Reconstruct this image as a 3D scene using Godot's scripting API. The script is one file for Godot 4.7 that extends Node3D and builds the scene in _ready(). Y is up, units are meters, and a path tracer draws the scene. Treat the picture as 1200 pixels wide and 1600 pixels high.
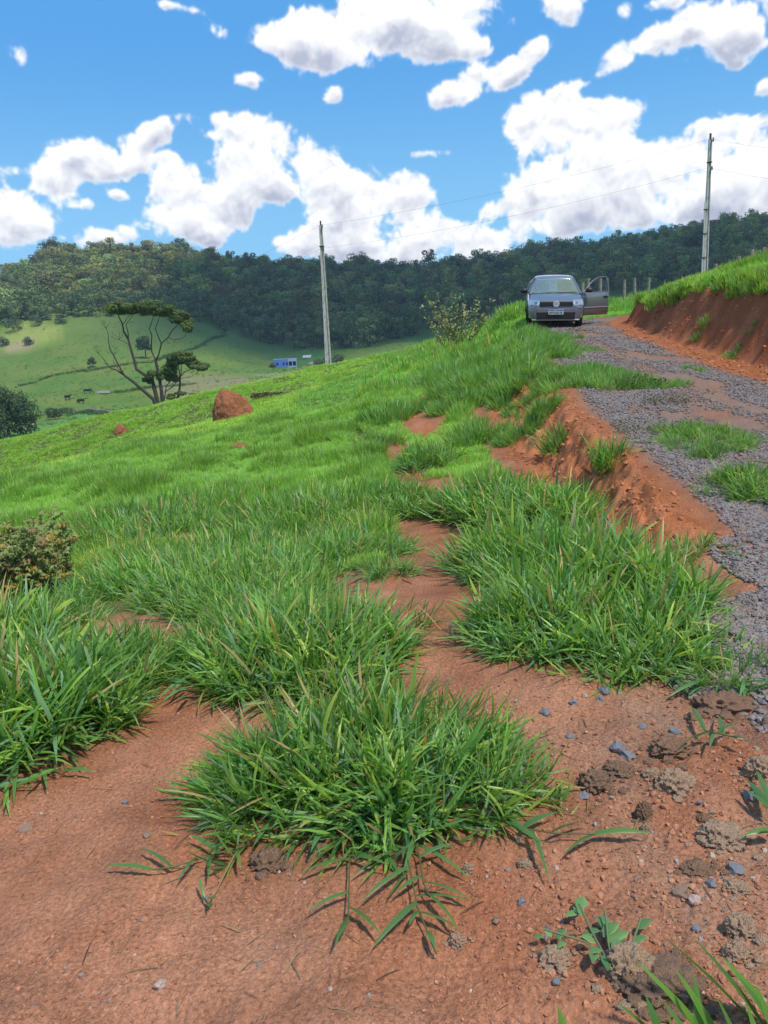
extends Node3D

const F := 1202.0
const EYE := 1.5
var cam_basis := Basis()
var rng := RandomNumberGenerator.new()
var n_big := FastNoiseLite.new()
var n_mid := FastNoiseLite.new()
var n_fine := FastNoiseLite.new()
var n_lump := FastNoiseLite.new()
var names := {}
var M := {}

# tables of [distance, value]: the road's left edge, its right edge, heights, slopes
const XE := [[-8.0, 2.2], [0.0, 2.2], [5.0, 2.2], [10.0, 2.5], [15.0, 3.15], [22.0, 4.3], [30.0, 5.6], [45.0, 8.5], [70.0, 12.0]]
const XB := [[-8.0, 5.4], [0.0, 5.6], [8.0, 6.2], [12.0, 6.5], [20.0, 7.0], [24.0, 7.6], [27.0, 8.8], [31.0, 11.5], [36.0, 16.0], [45.0, 24.0], [70.0, 45.0]]
const RH := [[-8.0, -0.1], [0.0, 0.0], [4.0, 0.03], [6.0, 0.21], [22.0, 1.78], [26.0, 2.12], [40.0, 3.3], [50.0, 3.5], [70.0, 2.6]]
const LH := [[-8.0, -0.1], [0.0, 0.0], [4.0, 0.0], [5.0, -0.02], [7.0, -0.2], [10.0, 0.05], [15.0, 0.5], [18.0, 0.75], [25.0, 1.25], [30.0, 1.65], [35.0, 1.9], [45.0, 2.2], [70.0, 1.5]]
const WD := [[0.0, 0.5], [5.0, 0.5], [10.0, 0.7], [18.0, 1.3], [30.0, 1.8]]
const SL := [[-8.0, 0.03], [0.0, 0.03], [4.0, 0.05], [10.0, 0.12], [20.0, 0.19], [25.0, 0.22], [32.0, 0.278], [38.0, 0.272], [47.0, 0.15], [60.0, 0.2]]
const FH := [[0.0, 1.6], [8.0, 1.8], [12.0, 1.75], [18.0, 1.4], [23.0, 0.9], [26.0, 0.5], [30.0, 0.12], [40.0, 0.0]]
# the valley: heights at distances FD along directions FU
const FU := [-0.49, -0.38, -0.28, -0.115, 0.05, 0.253, 0.495]
const FD := [60.0, 110.0, 160.0, 230.0, 300.0, 347.0, 500.0, 640.0, 3500.0]
const FT := [
	[-9.0, -11.2, -11.1, -6.7, 2.8, 22.0, 46.0, 30.0, 10.0],
	[-8.0, -10.2, -10.1, -5.9, 5.1, 21.0, 62.0, 40.0, 20.0],
	[-7.0, -9.3, -9.9, -5.6, 5.0, 18.0, 60.5, 40.0, 20.0],
	[-5.0, -8.0, -7.2, -6.1, -4.0, 5.5, 50.0, 35.0, 15.0],
	[-2.0, -4.0, -3.9, -2.2, 2.0, 7.3, 42.5, 32.0, 15.0],
	[2.0, -1.0, -0.9, 0.8, 7.7, 18.0, 52.0, 40.0, 15.0],
	[4.0, 2.6, 5.0, 10.2, 18.7, 30.0, 63.0, 45.0, 20.0]]


func tab(t: Array, x: float) -> float:
	if x <= t[0][0]:
		return t[0][1]
	for i in range(1, t.size()):
		if x < t[i][0]:
			var k: float = (x - t[i - 1][0]) / (t[i][0] - t[i - 1][0])
			return lerpf(t[i - 1][1], t[i][1], k)
	return t[-1][1]


var fast := {}


func quick(key: String, t: Array, x: float) -> float:
	# the same table, sampled every 10 cm
	if not fast.has(key):
		var a := PackedFloat32Array()
		for i in 820:
			var s := 0.0
			for j in 5:
				s += tab(t, -8.0 + 0.1 * i + (j - 2) * 0.25)
			a.append(s / 5.0)
		fast[key] = a
	var p: PackedFloat32Array = fast[key]
	var f := clampf((x + 8.0) * 10.0, 0.0, 818.0)
	var i := int(f)
	return lerpf(p[i], p[i + 1], f - i)


func far_height(u: float, d: float) -> float:
	var j := 0
	while j < FU.size() - 2 and u > FU[j + 1]:
		j += 1
	var ku := smoothstep(0.0, 1.0, clampf((u - FU[j]) / (FU[j + 1] - FU[j]), 0.0, 1.0))
	var i := 0
	while i < FD.size() - 2 and d > FD[i + 1]:
		i += 1
	var kd := clampf((d - FD[i]) / (FD[i + 1] - FD[i]), 0.0, 1.0)
	var a := []
	for o in 4:
		var q := clampi(i - 1 + o, 0, FD.size() - 1)
		a.append(lerpf(FT[j][q], FT[j + 1][q], ku))
	return lerpf(cubic_interpolate(a[1], a[2], a[0], a[3], kd), lerpf(a[1], a[2], kd), 0.5)


func scarp(x: float, d: float) -> float:
	# 0 on the road, 1 at the foot of the eroded edge
	var xe := quick("xe", XE, d) + 0.16 * n_mid.get_noise_2d(d * 1.6, 7.0)
	return clampf((xe - x) / quick("wd", WD, d), -1.0, 20.0)


func height(x: float, d: float, detail := true) -> float:
	var rho := sqrt(x * x + d * d)
	var h := 0.0
	if rho < 118.0:
		var t := scarp(x, d)
		var r := quick("rh", RH, d)
		var w := quick("wd", WD, d)
		if t <= 0.0:
			var xb := quick("xb", XB, d) + 0.25 * n_mid.get_noise_2d(d * 0.7, 31.0)
			h = r - 0.012 * clampf(x - quick("xe", XE, d), 0.0, 4.0)
			if x > xb:
				var fh := quick("fh", FH, d)
				var fw := 0.75 * fh / 1.4 + 0.06
				var q := (x - xb) / fw
				h += fh * smoothstep(-0.25, 1.15, q) - fh * smoothstep(-0.25, 1.15, 0.0)
				h += 0.30 * clampf(x - xb - fw, 0.0, 1.6) + 0.12 * clampf(x - xb - fw - 1.6, 0.0, 12.0)
				if q < 1.3 and fh > 0.2:
					# rills down the cut face
					h += (0.20 * n_mid.get_noise_2d(d * 3.0, x * 0.9) + 0.12 * n_fine.get_noise_2d(d * 5.0, x * 1.5)) * smoothstep(-0.05, 0.35, q) * smoothstep(1.4, 0.9, q)
		else:
			var l := quick("lh", LH, d)
			if t < 1.0:
				h = lerpf(r, l, smoothstep(0.0, 1.0, t))
				var deep := clampf((r - l) / 0.6, 0.0, 1.0)
				var face := sin(PI * clampf(t * 1.1, 0.0, 1.0))
				h += deep * face * (0.20 * n_mid.get_noise_2d(d * 1.9, x * 2.6) + 0.15 * n_fine.get_noise_2d(d * 4.6, x * 5.2) + 0.10 * n_lump.get_noise_2d(d * 7.0, x * 8.0) + 0.05 * n_lump.get_noise_2d(d * 19.0, x * 21.0))
			else:
				var dist := (t - 1.0) * w
				h = l - quick("sl", SL, d) * dist
		var d0 := maxf(30.0, 46.0 + 0.5 * minf(0.0, x))
		h -= 0.004 * pow(maxf(0.0, d - d0), 2.0)
		if detail:
			h += 0.16 * n_big.get_noise_2d(x, d) * smoothstep(4.0, 14.0, rho) * (1.0 if t > 1.0 else 0.3)
			if rho < 30.0:
				h += (0.035 * n_mid.get_noise_2d(x * 1.6, d * 1.6) + 0.012 * n_fine.get_noise_2d(x * 6.0, d * 6.0)) * smoothstep(30.0, 12.0, rho)
			if rho < 7.0:
				h += (0.012 * n_lump.get_noise_2d(x * 9.0, d * 9.0) + 0.007 * n_lump.get_noise_2d(x * 24.0, d * 24.0) + 0.006 * n_fine.get_noise_2d(x * 30.0, d * 30.0)) * smoothstep(7.0, 4.0, rho)
	if rho > 52.0:
		var az := clampf(atan2(x, d), -0.47, 0.47)
		var f := far_height(tan(az), rho * cos(az))
		f += 1.1 * n_big.get_noise_2d(x * 0.12, d * 0.12) * smoothstep(60.0, 160.0, rho) * 2.0
		h = f if rho >= 118.0 else lerpf(h, f, smoothstep(52.0, 112.0, rho))
	return h


func spot(x: float, d: float) -> Vector3:
	return Vector3(x, height(x, d), -d)


func ray(px: float, py: float) -> Vector3:
	return cam_basis * Vector3((px - 600.0) / F, -(py - 800.0) / F, -1.0)


func ground_at(px: float, py: float, start := 0.6) -> Vector3:
	# where the line of sight through a point of the photograph meets the ground
	var v := ray(px, py)
	v /= Vector2(v.x, v.z).length()
	var t := start
	var last := start
	while t < 1200.0:
		var p := Vector3(0, EYE, 0) + v * t
		if p.y < height(p.x, -p.z):
			break
		last = t
		t *= 1.01
	for i in 14:
		var m := (last + t) * 0.5
		var p := Vector3(0, EYE, 0) + v * m
		if p.y < height(p.x, -p.z):
			t = m
		else:
			last = m
	var e := Vector3(0, EYE, 0) + v * t
	return Vector3(e.x, height(e.x, -e.z), e.z)


func at_depth(px: float, py: float, d: float) -> Vector3:
	var v := ray(px, py)
	return Vector3(0, EYE, 0) + v * (d / -v.z)


func to_px(p: Vector3) -> Vector2:
	var c := cam_basis.inverse() * (p - Vector3(0, EYE, 0))
	if c.z > -0.05:
		return Vector2(-9999, -9999)
	return Vector2(600.0 + F * c.x / -c.z, 800.0 - F * c.y / -c.z)


func rnd(a: float, b: float) -> float:
	return rng.randf_range(a, b)


func lin(r: float, g: float, b: float) -> Color:
	return Color(r, g, b).linear_to_srgb()


func mat(called: String, c: Color, rough := 0.8, metal := 0.0) -> StandardMaterial3D:
	var m := StandardMaterial3D.new()
	m.resource_name = called
	m.albedo_color = c
	m.roughness = rough
	m.metallic = metal
	M[called] = m
	return m


func noise(kind: int, freq: float, octaves: int, s: int) -> FastNoiseLite:
	var n := FastNoiseLite.new()
	n.noise_type = kind
	n.frequency = freq
	n.fractal_octaves = octaves
	n.seed = s
	return n


func ramp(stops: Array) -> Gradient:
	var g := Gradient.new()
	var o := PackedFloat32Array()
	var c := PackedColorArray()
	for s in stops:
		o.append(s[0])
		c.append(s[1])
	g.offsets = o
	g.colors = c
	return g


func noise_tex(n: FastNoiseLite, size: int, g: Gradient = null) -> NoiseTexture2D:
	var t := NoiseTexture2D.new()
	t.width = size
	t.height = size
	t.seamless = true
	t.noise = n
	if g:
		t.color_ramp = g
	return t


func numbered(called: String) -> String:
	names[called] = names.get(called, 0) + 1
	return called if names[called] == 1 else "%s_%03d" % [called, names[called] - 1]


func tag(o: Node3D, label: String, category := "", group := "", kind := "") -> Node3D:
	if label:
		o.set_meta("label", label)
	if category:
		o.set_meta("category", category)
	if group:
		o.set_meta("group", group)
	if kind:
		o.set_meta("kind", kind)
	return o


func thing(called: String, label: String, category: String, where := Vector3.ZERO, group := "") -> Node3D:
	var o := Node3D.new()
	o.name = numbered(called)
	add_child(o, true)
	o.position = where
	tag(o, label, category, group)
	return o


func put(called: String, m: Mesh, material: Material, parent: Node = null) -> MeshInstance3D:
	var o := MeshInstance3D.new()
	o.name = numbered(called) if parent == null else called
	o.mesh = m
	if material:
		o.material_override = material
	(parent if parent else self).add_child(o, true)
	return o


func swarm(called: String, m: Mesh, material: Material, where: Array, tints: Array, parent: Node = null, label := "") -> MultiMeshInstance3D:
	var mm := MultiMesh.new()
	mm.transform_format = MultiMesh.TRANSFORM_3D
	mm.use_colors = tints.size() > 0
	mm.mesh = m
	mm.instance_count = where.size()
	for i in where.size():
		mm.set_instance_transform(i, where[i])
		if tints.size():
			mm.set_instance_color(i, tints[i])
	var o := MultiMeshInstance3D.new()
	o.name = numbered(called) if parent == null else called
	o.multimesh = mm
	o.material_override = material
	(parent if parent else self).add_child(o, true)
	o.set_meta("kind", "stuff")
	if label:
		o.set_meta("label", label)
	return o


class Build:
	var v := PackedVector3Array()
	var n := PackedVector3Array()
	var c := PackedColorArray()
	var u := PackedVector2Array()
	var i := PackedInt32Array()

	func point(p: Vector3, nn: Vector3, col := Color.WHITE, uv := Vector2.ZERO) -> int:
		v.append(p)
		n.append(nn)
		c.append(col)
		u.append(uv)
		return v.size() - 1

	func tri(a: int, b: int, d: int) -> void:
		i.append(a)
		i.append(b)
		i.append(d)

	func face(a: Vector3, b: Vector3, d: Vector3, col := Color.WHITE) -> void:
		# flat, clockwise seen from outside
		var nn := (d - a).cross(b - a).normalized()
		tri(point(a, nn, col), point(b, nn, col), point(d, nn, col))

	func quad(a: Vector3, b: Vector3, d: Vector3, e: Vector3, col := Color.WHITE) -> void:
		var nn := (d - a).cross(b - a).normalized()
		var k := point(a, nn, col, Vector2(0, 0))
		point(b, nn, col, Vector2(1, 0))
		point(d, nn, col, Vector2(1, 1))
		point(e, nn, col, Vector2(0, 1))
		tri(k, k + 1, k + 2)
		tri(k, k + 2, k + 3)

	func box(lo: Vector3, hi: Vector3, t := Transform3D()) -> void:
		var p := []
		for k in 8:
			p.append(t * Vector3(hi.x if k & 1 else lo.x, hi.y if k & 2 else lo.y, hi.z if k & 4 else lo.z))
		for q in [[0, 2, 3, 1], [5, 7, 6, 4], [4, 6, 2, 0], [1, 3, 7, 5], [2, 6, 7, 3], [0, 1, 5, 4]]:
			quad(p[q[0]], p[q[3]], p[q[2]], p[q[1]])

	func tube(pts: Array, radii: Array, sides := 6, col := Color.WHITE) -> void:
		var k0 := v.size()
		var side := Vector3.ZERO
		for k in pts.size():
			var dir: Vector3 = (pts[mini(k + 1, pts.size() - 1)] - pts[maxi(k - 1, 0)]).normalized()
			if side == Vector3.ZERO:
				side = dir.cross(Vector3(0.3, 0.2, 0.9)).normalized()
			side = (side - dir * side.dot(dir)).normalized()
			var other := dir.cross(side)
			for s in sides:
				var a := TAU * s / sides
				var nn := side * cos(a) + other * sin(a)
				point(pts[k] + nn * radii[k], nn, col)
		for k in pts.size() - 1:
			for s in sides:
				var a := k0 + k * sides + s
				var b := k0 + k * sides + (s + 1) % sides
				tri(a, a + sides, b)
				tri(b, a + sides, b + sides)
		for s in range(1, sides - 1):
			tri(k0, k0 + s, k0 + s + 1)
			var e := k0 + (pts.size() - 1) * sides
			tri(e, e + s + 1, e + s)

	func mesh() -> ArrayMesh:
		var a := []
		a.resize(Mesh.ARRAY_MAX)
		a[Mesh.ARRAY_VERTEX] = v
		a[Mesh.ARRAY_NORMAL] = n
		a[Mesh.ARRAY_COLOR] = c
		a[Mesh.ARRAY_TEX_UV] = u
		a[Mesh.ARRAY_INDEX] = i
		var m := ArrayMesh.new()
		m.add_surface_from_arrays(Mesh.PRIMITIVE_TRIANGLES, a)
		return m


func ball(sub: int) -> Array:
	# an icosphere: [points, triangles]
	var t := (1.0 + sqrt(5.0)) / 2.0
	var p: Array[Vector3] = []
	for q in [[-1, t, 0], [1, t, 0], [-1, -t, 0], [1, -t, 0], [0, -1, t], [0, 1, t], [0, -1, -t], [0, 1, -t], [t, 0, -1], [t, 0, 1], [-t, 0, -1], [-t, 0, 1]]:
		p.append(Vector3(q[0], q[1], q[2]).normalized())
	var f := [[0, 11, 5], [0, 5, 1], [0, 1, 7], [0, 7, 10], [0, 10, 11], [1, 5, 9], [5, 11, 4], [11, 10, 2], [10, 7, 6], [7, 1, 8], [3, 9, 4], [3, 4, 2], [3, 2, 6], [3, 6, 8], [3, 8, 9], [4, 9, 5], [2, 4, 11], [6, 2, 10], [8, 6, 7], [9, 8, 1]]
	for s in sub:
		var seen := {}
		var g := []
		for q in f:
			var m := []
			for k in 3:
				var a: int = mini(q[k], q[(k + 1) % 3])
				var b: int = maxi(q[k], q[(k + 1) % 3])
				var key := a * 100000 + b
				if not seen.has(key):
					seen[key] = p.size()
					p.append(((p[a] + p[b]) * 0.5).normalized())
				m.append(seen[key])
			g.append_array([[q[0], m[0], m[2]], [q[1], m[1], m[0]], [q[2], m[2], m[1]], m])
		f = g
	return [p, f]


func lump(s: int, size: Vector3, rough: float, freq: float, sub := 3, flat_shade := false, floor_cut := -0.45, taper := 0.0, skew := 0.0) -> ArrayMesh:
	# a clod, stone or mound: a ball pushed in and out by noise and flattened underneath
	var b := ball(sub)
	var n := noise(FastNoiseLite.TYPE_SIMPLEX_SMOOTH, freq, 5, s)
	n.fractal_gain = 0.6
	var c := noise(FastNoiseLite.TYPE_CELLULAR, freq * 1.4, 2, s + 5)
	var pts: Array[Vector3] = []
	for q in b[0]:
		var r: float = 1.0 + rough * (n.get_noise_3dv(q) * 1.7 + (0.7 * c.get_noise_3dv(q) + 0.35 if flat_shade else 0.0))
		var w: Vector3 = q * r
		w.y = maxf(w.y, floor_cut)
		w.x = w.x * (1.0 - taper * w.y) + skew * w.y
		w.z *= 1.0 - taper * w.y
		pts.append(w * size)
	var o := Build.new()
	if flat_shade:
		for f in b[1]:
			o.face(pts[f[0]], pts[f[2]], pts[f[1]])
		return o.mesh()
	var nn := PackedVector3Array()
	nn.resize(pts.size())
	for f in b[1]:
		var g := (pts[f[1]] - pts[f[0]]).cross(pts[f[2]] - pts[f[0]])
		for k in 3:
			nn[f[k]] += g
	for k in pts.size():
		o.point(pts[k], nn[k].normalized())
	for f in b[1]:
		o.tri(f[0], f[2], f[1])
	return o.mesh()


# clouds as [x, y, half width, half height, turn in degrees, strength] in the photograph's pixels, turned into directions
const CLOUDS := [
	[560, 45, 150, 48, -8, 1.0], [440, 50, 90, 30, -6, 0.9], [350, 48, 50, 14, 12, 0.7], [640, 10, 150, 45, 0, 0.9], [690, 60, 60, 36, 20, 0.9], [500, 80, 90, 26, 10, 0.9], [740, 75, 30, 18, 10, 0.7],
	[800, 108, 84, 22, -30, 1.2], [745, 120, 40, 20, -10, 1.0], [700, 148, 42, 22, -10, 1.0], [850, 70, 26, 14, -40, 0.8], [885, 12, 36, 26, 0, 0.8], [975, 18, 16, 24, 20, 0.75],
	[970, 88, 70, 20, -22, 0.95], [1060, 45, 90, 24, -18, 0.95], [1160, 35, 70, 48, -10, 1.15], [1030, 5, 60, 12, 0, 0.6], [1150, 100, 12, 10, 0, 0.6], [1195, 135, 18, 14, 0, 0.7], [910, 132, 18, 6, 0, 0.55],
	[388, 122, 42, 15, 5, 0.8], [524, 150, 19, 13, -20, 0.75], [35, 88, 26, 20, 30, 0.8], [290, 12, 40, 7, 10, 0.6], [255, 8, 10, 8, 0, 0.6], [590, 152, 20, 6, 0, 0.45], [670, 240, 30, 6, 0, 0.4],
	[140, 245, 92, 36, -18, 1.0], [235, 208, 70, 20, -24, 0.9], [85, 285, 40, 24, 20, 0.8], [180, 265, 60, 20, -15, 0.9], [340, 185, 16, 14, 40, 0.65], [335, 210, 18, 8, -20, 0.6],
	[40, 345, 62, 56, 0, 1.1], [-20, 330, 60, 60, 0, 1.0], [10, 265, 30, 14, 0, 0.8], [120, 318, 38, 14, -5, 0.75], [185, 304, 30, 12, 10, 0.7], [165, 370, 70, 20, 0, 0.8], [-30, 240, 40, 14, 0, 0.7], [260, 245, 20, 10, 0, 0.6],
	[275, 285, 42, 38, 0, 1.0], [290, 330, 80, 44, 0, 1.1], [340, 360, 60, 32, 0, 0.9], [230, 350, 50, 30, 0, 0.9],
	[405, 235, 80, 50, 10, 1.2], [450, 275, 104, 54, 10, 1.2], [395, 212, 40, 30, 0, 0.9], [525, 290, 76, 40, 10, 1.1], [600, 310, 84, 38, 0, 1.1], [640, 295, 34, 28, 0, 0.9], [560, 345, 120, 34, 0, 1.0], [660, 370, 100, 36, 0, 1.0], [455, 372, 46, 22, 0, 0.9], [560, 385, 160, 24, 0, 0.9], [370, 310, 50, 40, 0, 0.9],
	[870, 215, 104, 54, 0, 1.2], [850, 178, 62, 34, 0, 1.0], [945, 185, 60, 32, -10, 1.0], [920, 262, 120, 52, 0, 1.2], [1000, 285, 120, 60, 0, 1.2], [870, 312, 96, 44, 0, 1.1], [960, 335, 150, 36, 0, 1.1], [780, 328, 44, 22, 0, 0.9], [750, 372, 80, 26, 0, 0.95], [830, 365, 50, 22, 0, 0.9],
	[1100, 262, 92, 56, 0, 1.15], [1135, 205, 50, 30, 20, 1.0], [1180, 270, 70, 76, 0, 1.15], [1060, 315, 100, 44, 0, 1.1], [1250, 300, 110, 90, 0, 1.1], [1240, 220, 60, 40, 0, 0.9], [60, 405, 10, 7, 0, 0.6], [700, 400, 200, 16, 0, 0.7]]

var puffs := FastNoiseLite.new()
var wisps := FastNoiseLite.new()
var warps := FastNoiseLite.new()
var blobs := []


func cloud_layout() -> void:
	for c in CLOUDS:
		var v := ray(c[0], c[1]).normalized()
		blobs.append([rad_to_deg(atan2(v.x, -v.z)), rad_to_deg(asin(v.y)), c[2] * 0.0455, c[3] * 0.0455, -float(c[4]), c[5]])
	# the same kind of sky all round and overhead
	var r := RandomNumberGenerator.new()
	r.seed = 77
	for k in 330:
		var az := r.randf_range(-180.0, 180.0)
		var el := rad_to_deg(asin(r.randf_range(0.02, 1.0)))
		if r.randf() < 0.45:
			el = r.randf_range(3.0, 17.0)
		if absf(az) < 32.0 and el < 27.0:
			continue
		var big := r.randf_range(1.2, 4.6)
		for m in r.randi_range(1, 4):
			var stretch := 1.0 / maxf(0.25, cos(deg_to_rad(el)))
			blobs.append([az + r.randf_range(-1.0, 1.0) * big * stretch * 1.2, clampf(el + r.randf_range(-0.5, 0.7) * big, 0.5, 88.0), big * r.randf_range(0.7, 1.4), big * r.randf_range(0.35, 0.75), r.randf_range(-25.0, 25.0), r.randf_range(0.7, 1.15)])


func sky_part(az0: float, az1: float, el0: float, el1: float, w: int, h: int) -> Image:
	# one patch of the sky in azimuth and elevation, as linear colours; rows run downwards
	var field := PackedFloat32Array()
	var low := PackedFloat32Array()
	var wsum := PackedFloat32Array()
	for a in [field, low, wsum]:
		a.resize(w * h)
	field.fill(1.0)
	low.fill(0.0)
	wsum.fill(0.0001)
	var sx := w / (az1 - az0)
	var sy := h / (el1 - el0)
	for b in blobs:
		var squeeze: float = maxf(0.12, cos(deg_to_rad(b[1])))
		var reach: float = maxf(b[2], b[3]) * 1.36
		for turn in [-360.0, 0.0, 360.0]:
			var ax: float = b[0] + turn
			var x0 := maxi(0, int((ax - reach / squeeze - az0) * sx))
			var x1 := mini(w - 1, int((ax + reach / squeeze - az0) * sx))
			var y0 := maxi(0, int((el1 - b[1] - reach) * sy))
			var y1 := mini(h - 1, int((el1 - b[1] + reach) * sy))
			var ca := cos(deg_to_rad(b[4]))
			var sa := sin(deg_to_rad(b[4]))
			for y in range(y0, y1 + 1):
				var ve: float = el1 - (y + 0.5) / sy - b[1]
				for x in range(x0, x1 + 1):
					var vx: float = (az0 + (x + 0.5) / sx - ax) * squeeze
					var p: float = (vx * ca + ve * sa) / b[2]
					var q: float = (-vx * sa + ve * ca) / b[3]
					var k: float = 1.0 - (p * p + q * q) / 1.75
					if k > 0.0:
						var g: float = k * k * b[5]
						var at := y * w + x
						field[at] *= maxf(0.0, 1.0 - g)
						low[at] -= q * g
						wsum[at] += g
	var im := Image.create_empty(w, h, false, Image.FORMAT_RGBF)
	for y in h:
		var el := deg_to_rad(el1 - (y + 0.5) / sy)
		var ce := cos(el)
		var up := clampf(sin(el), 0.0, 1.0)
		var blue := Color(0.29, 0.64, 0.96).lerp(Color(0.098, 0.36, 0.78), smoothstep(0.06, 0.36, up)).lerp(Color(0.06, 0.25, 0.64), smoothstep(0.34, 1.0, up))
		for x in w:
			var az := deg_to_rad(az0 + (x + 0.5) / sx)
			var v := Vector3(sin(az) * ce, sin(el), -cos(az) * ce)
			var at := y * w + x
			var f := 1.0 - field[at]
			var col := blue
			if f > 0.02:
				var wx := warps.get_noise_3dv(v)
				var wy := warps.get_noise_3dv(v + Vector3(7.3, 1.1, 3.7))
				var v2 := v + (Vector3(cos(az), 0, sin(az)) * wx + Vector3.UP * wy) * 0.012
				var fb := wisps.get_noise_3dv(v2)
				var pf := -puffs.get_noise_3dv(v2) - 0.55
				var dens := f * 1.30 + 1.30 * fb + 0.50 * pf - 0.50
				var a := smoothstep(0.0, 0.46, dens)
				if a > 0.0:
					var lw := clampf(low[at] / wsum[at], -1.5, 1.5)
					var up2 := v2 + Vector3.UP * 0.009
					var rise := (pf + puffs.get_noise_3dv(up2) + 0.55) * 0.62 + (fb - wisps.get_noise_3dv(up2)) * 0.9
					var thick := smoothstep(0.08, 0.60, dens)
					var lit := 1.06 - 1.0 * thick * smoothstep(-0.10, 0.85, lw + 0.9 * fb) + 1.4 * rise * (0.30 + 0.70 * thick)
					lit = clampf(lit, 0.0, 1.1)
					var white := Color(0.47, 0.51, 0.64).lerp(Color(1.04, 1.045, 1.055), lit)
					col = blue.lerp(white, a * (0.62 + 0.38 * smoothstep(0.05, 0.32, dens)))
			im.set_pixel(x, y, col)
	return im


func make_sky() -> Sky:
	puffs = noise(FastNoiseLite.TYPE_CELLULAR, 30.0, 4, 3)
	puffs.cellular_return_type = FastNoiseLite.RETURN_DISTANCE
	puffs.fractal_gain = 0.55
	wisps = noise(FastNoiseLite.TYPE_SIMPLEX_SMOOTH, 12.0, 6, 11)
	wisps.fractal_gain = 0.64
	warps = noise(FastNoiseLite.TYPE_SIMPLEX_SMOOTH, 14.0, 3, 21)
	cloud_layout()
	var all := sky_part(-180.0, 180.0, 0.0, 90.0, 900, 225)
	all.resize(4096, 1024, Image.INTERPOLATE_BILINEAR)
	var per := 4096.0 / 360.0
	var w := 800
	var h := 448
	var fine := sky_part(-w / 2.0 / per, w / 2.0 / per, 0.0, h / per, w, h)
	var pano := Image.create_empty(4096, 2048, false, Image.FORMAT_RGBF)
	pano.fill(Color(0.12, 0.15, 0.1))
	# straight ahead is the picture's left and right edge
	pano.blit_rect(all, Rect2i(0, 0, 2048, 1024), Vector2i(2048, 0))
	pano.blit_rect(all, Rect2i(2048, 0, 2048, 1024), Vector2i(0, 0))
	pano.blit_rect(fine, Rect2i(0, 0, w / 2, h), Vector2i(4096 - w / 2, 1024 - h))
	pano.blit_rect(fine, Rect2i(w / 2, 0, w / 2, h), Vector2i(0, 1024 - h))
	var sm := PanoramaSkyMaterial.new()
	sm.panorama = ImageTexture.create_from_image(pano)
	sm.energy_multiplier = 0.84
	var sky := Sky.new()
	sky.sky_material = sm
	return sky


func soil_tex(s: int) -> NoiseTexture2D:
	var n := noise(FastNoiseLite.TYPE_SIMPLEX, 0.035, 5, s)
	n.fractal_gain = 0.72
	return noise_tex(n, 1024, ramp([[0.0, Color(0.70, 0.66, 0.64)], [0.33, Color(0.83, 0.81, 0.80)], [0.52, Color(0.90, 0.89, 0.88)], [0.68, Color(0.95, 0.94, 0.93)], [0.82, Color(1, 1, 1)], [1.0, Color(1, 1, 1)]]))


func land_materials() -> void:
	var grain := soil_tex(5)
	var hn := noise(FastNoiseLite.TYPE_SIMPLEX, 0.03, 6, 9)
	hn.fractal_gain = 0.7
	var relief := noise_tex(hn, 1024)
	var speck := noise(FastNoiseLite.TYPE_CELLULAR, 0.09, 1, 4)
	speck.cellular_return_type = FastNoiseLite.RETURN_CELL_VALUE
	var spots := noise_tex(speck, 512, ramp([[0.0, Color(0.80, 0.78, 0.78)], [0.05, Color(0.82, 0.8, 0.8)], [0.07, Color(0.92, 0.92, 0.92)], [0.86, Color(0.94, 0.94, 0.94)], [0.9, Color(1, 1, 1)], [1.0, Color(1, 1, 1)]]))
	for k in ["soil", "gravel_bed", "bank", "hill"]:
		var m := mat(k, Color.WHITE, 0.95)
		m.vertex_color_use_as_albedo = true
		m.albedo_texture = grain
		m.uv1_triplanar = true
		m.uv1_world_triplanar = true
		m.metallic_specular = 0.25
		var sc: float = {"soil": 1.15, "gravel_bed": 1.6, "bank": 0.8, "hill": 0.05}[k]
		m.uv1_scale = Vector3(sc, sc, sc)
		if k != "hill":
			m.heightmap_enabled = true
			m.heightmap_texture = relief
			m.heightmap_scale = {"soil": 0.85, "gravel_bed": 1.4, "bank": 5.0}[k]
			m.detail_enabled = true
			m.detail_blend_mode = BaseMaterial3D.BLEND_MODE_MUL
			m.detail_albedo = spots
			m.detail_uv_layer = BaseMaterial3D.DETAIL_UV_2
			m.uv2_triplanar = true
			m.uv2_world_triplanar = true
			m.uv2_scale = Vector3(2.3, 2.3, 2.3)


var patches := []   # coloured patches of the valley: [centre x, centre distance, half sizes, colour, how much]


func land_kind(x: float, d: float) -> int:
	if Vector2(x, d).length() > 62.0:
		return 3
	var t := scarp(x, d)
	if t <= -0.02 and d > 4.2 and d < 46.0:
		return 2 if x > quick("xb", XB, d) + 0.25 * n_mid.get_noise_2d(d * 0.7, 31.0) else 1
	if d <= 4.2 and d > 1.5 and x > 1.25 + 0.3 * n_mid.get_noise_2d(d * 2.0, 3.0) and x < 5.6:
		return 1
	return 0


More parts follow.
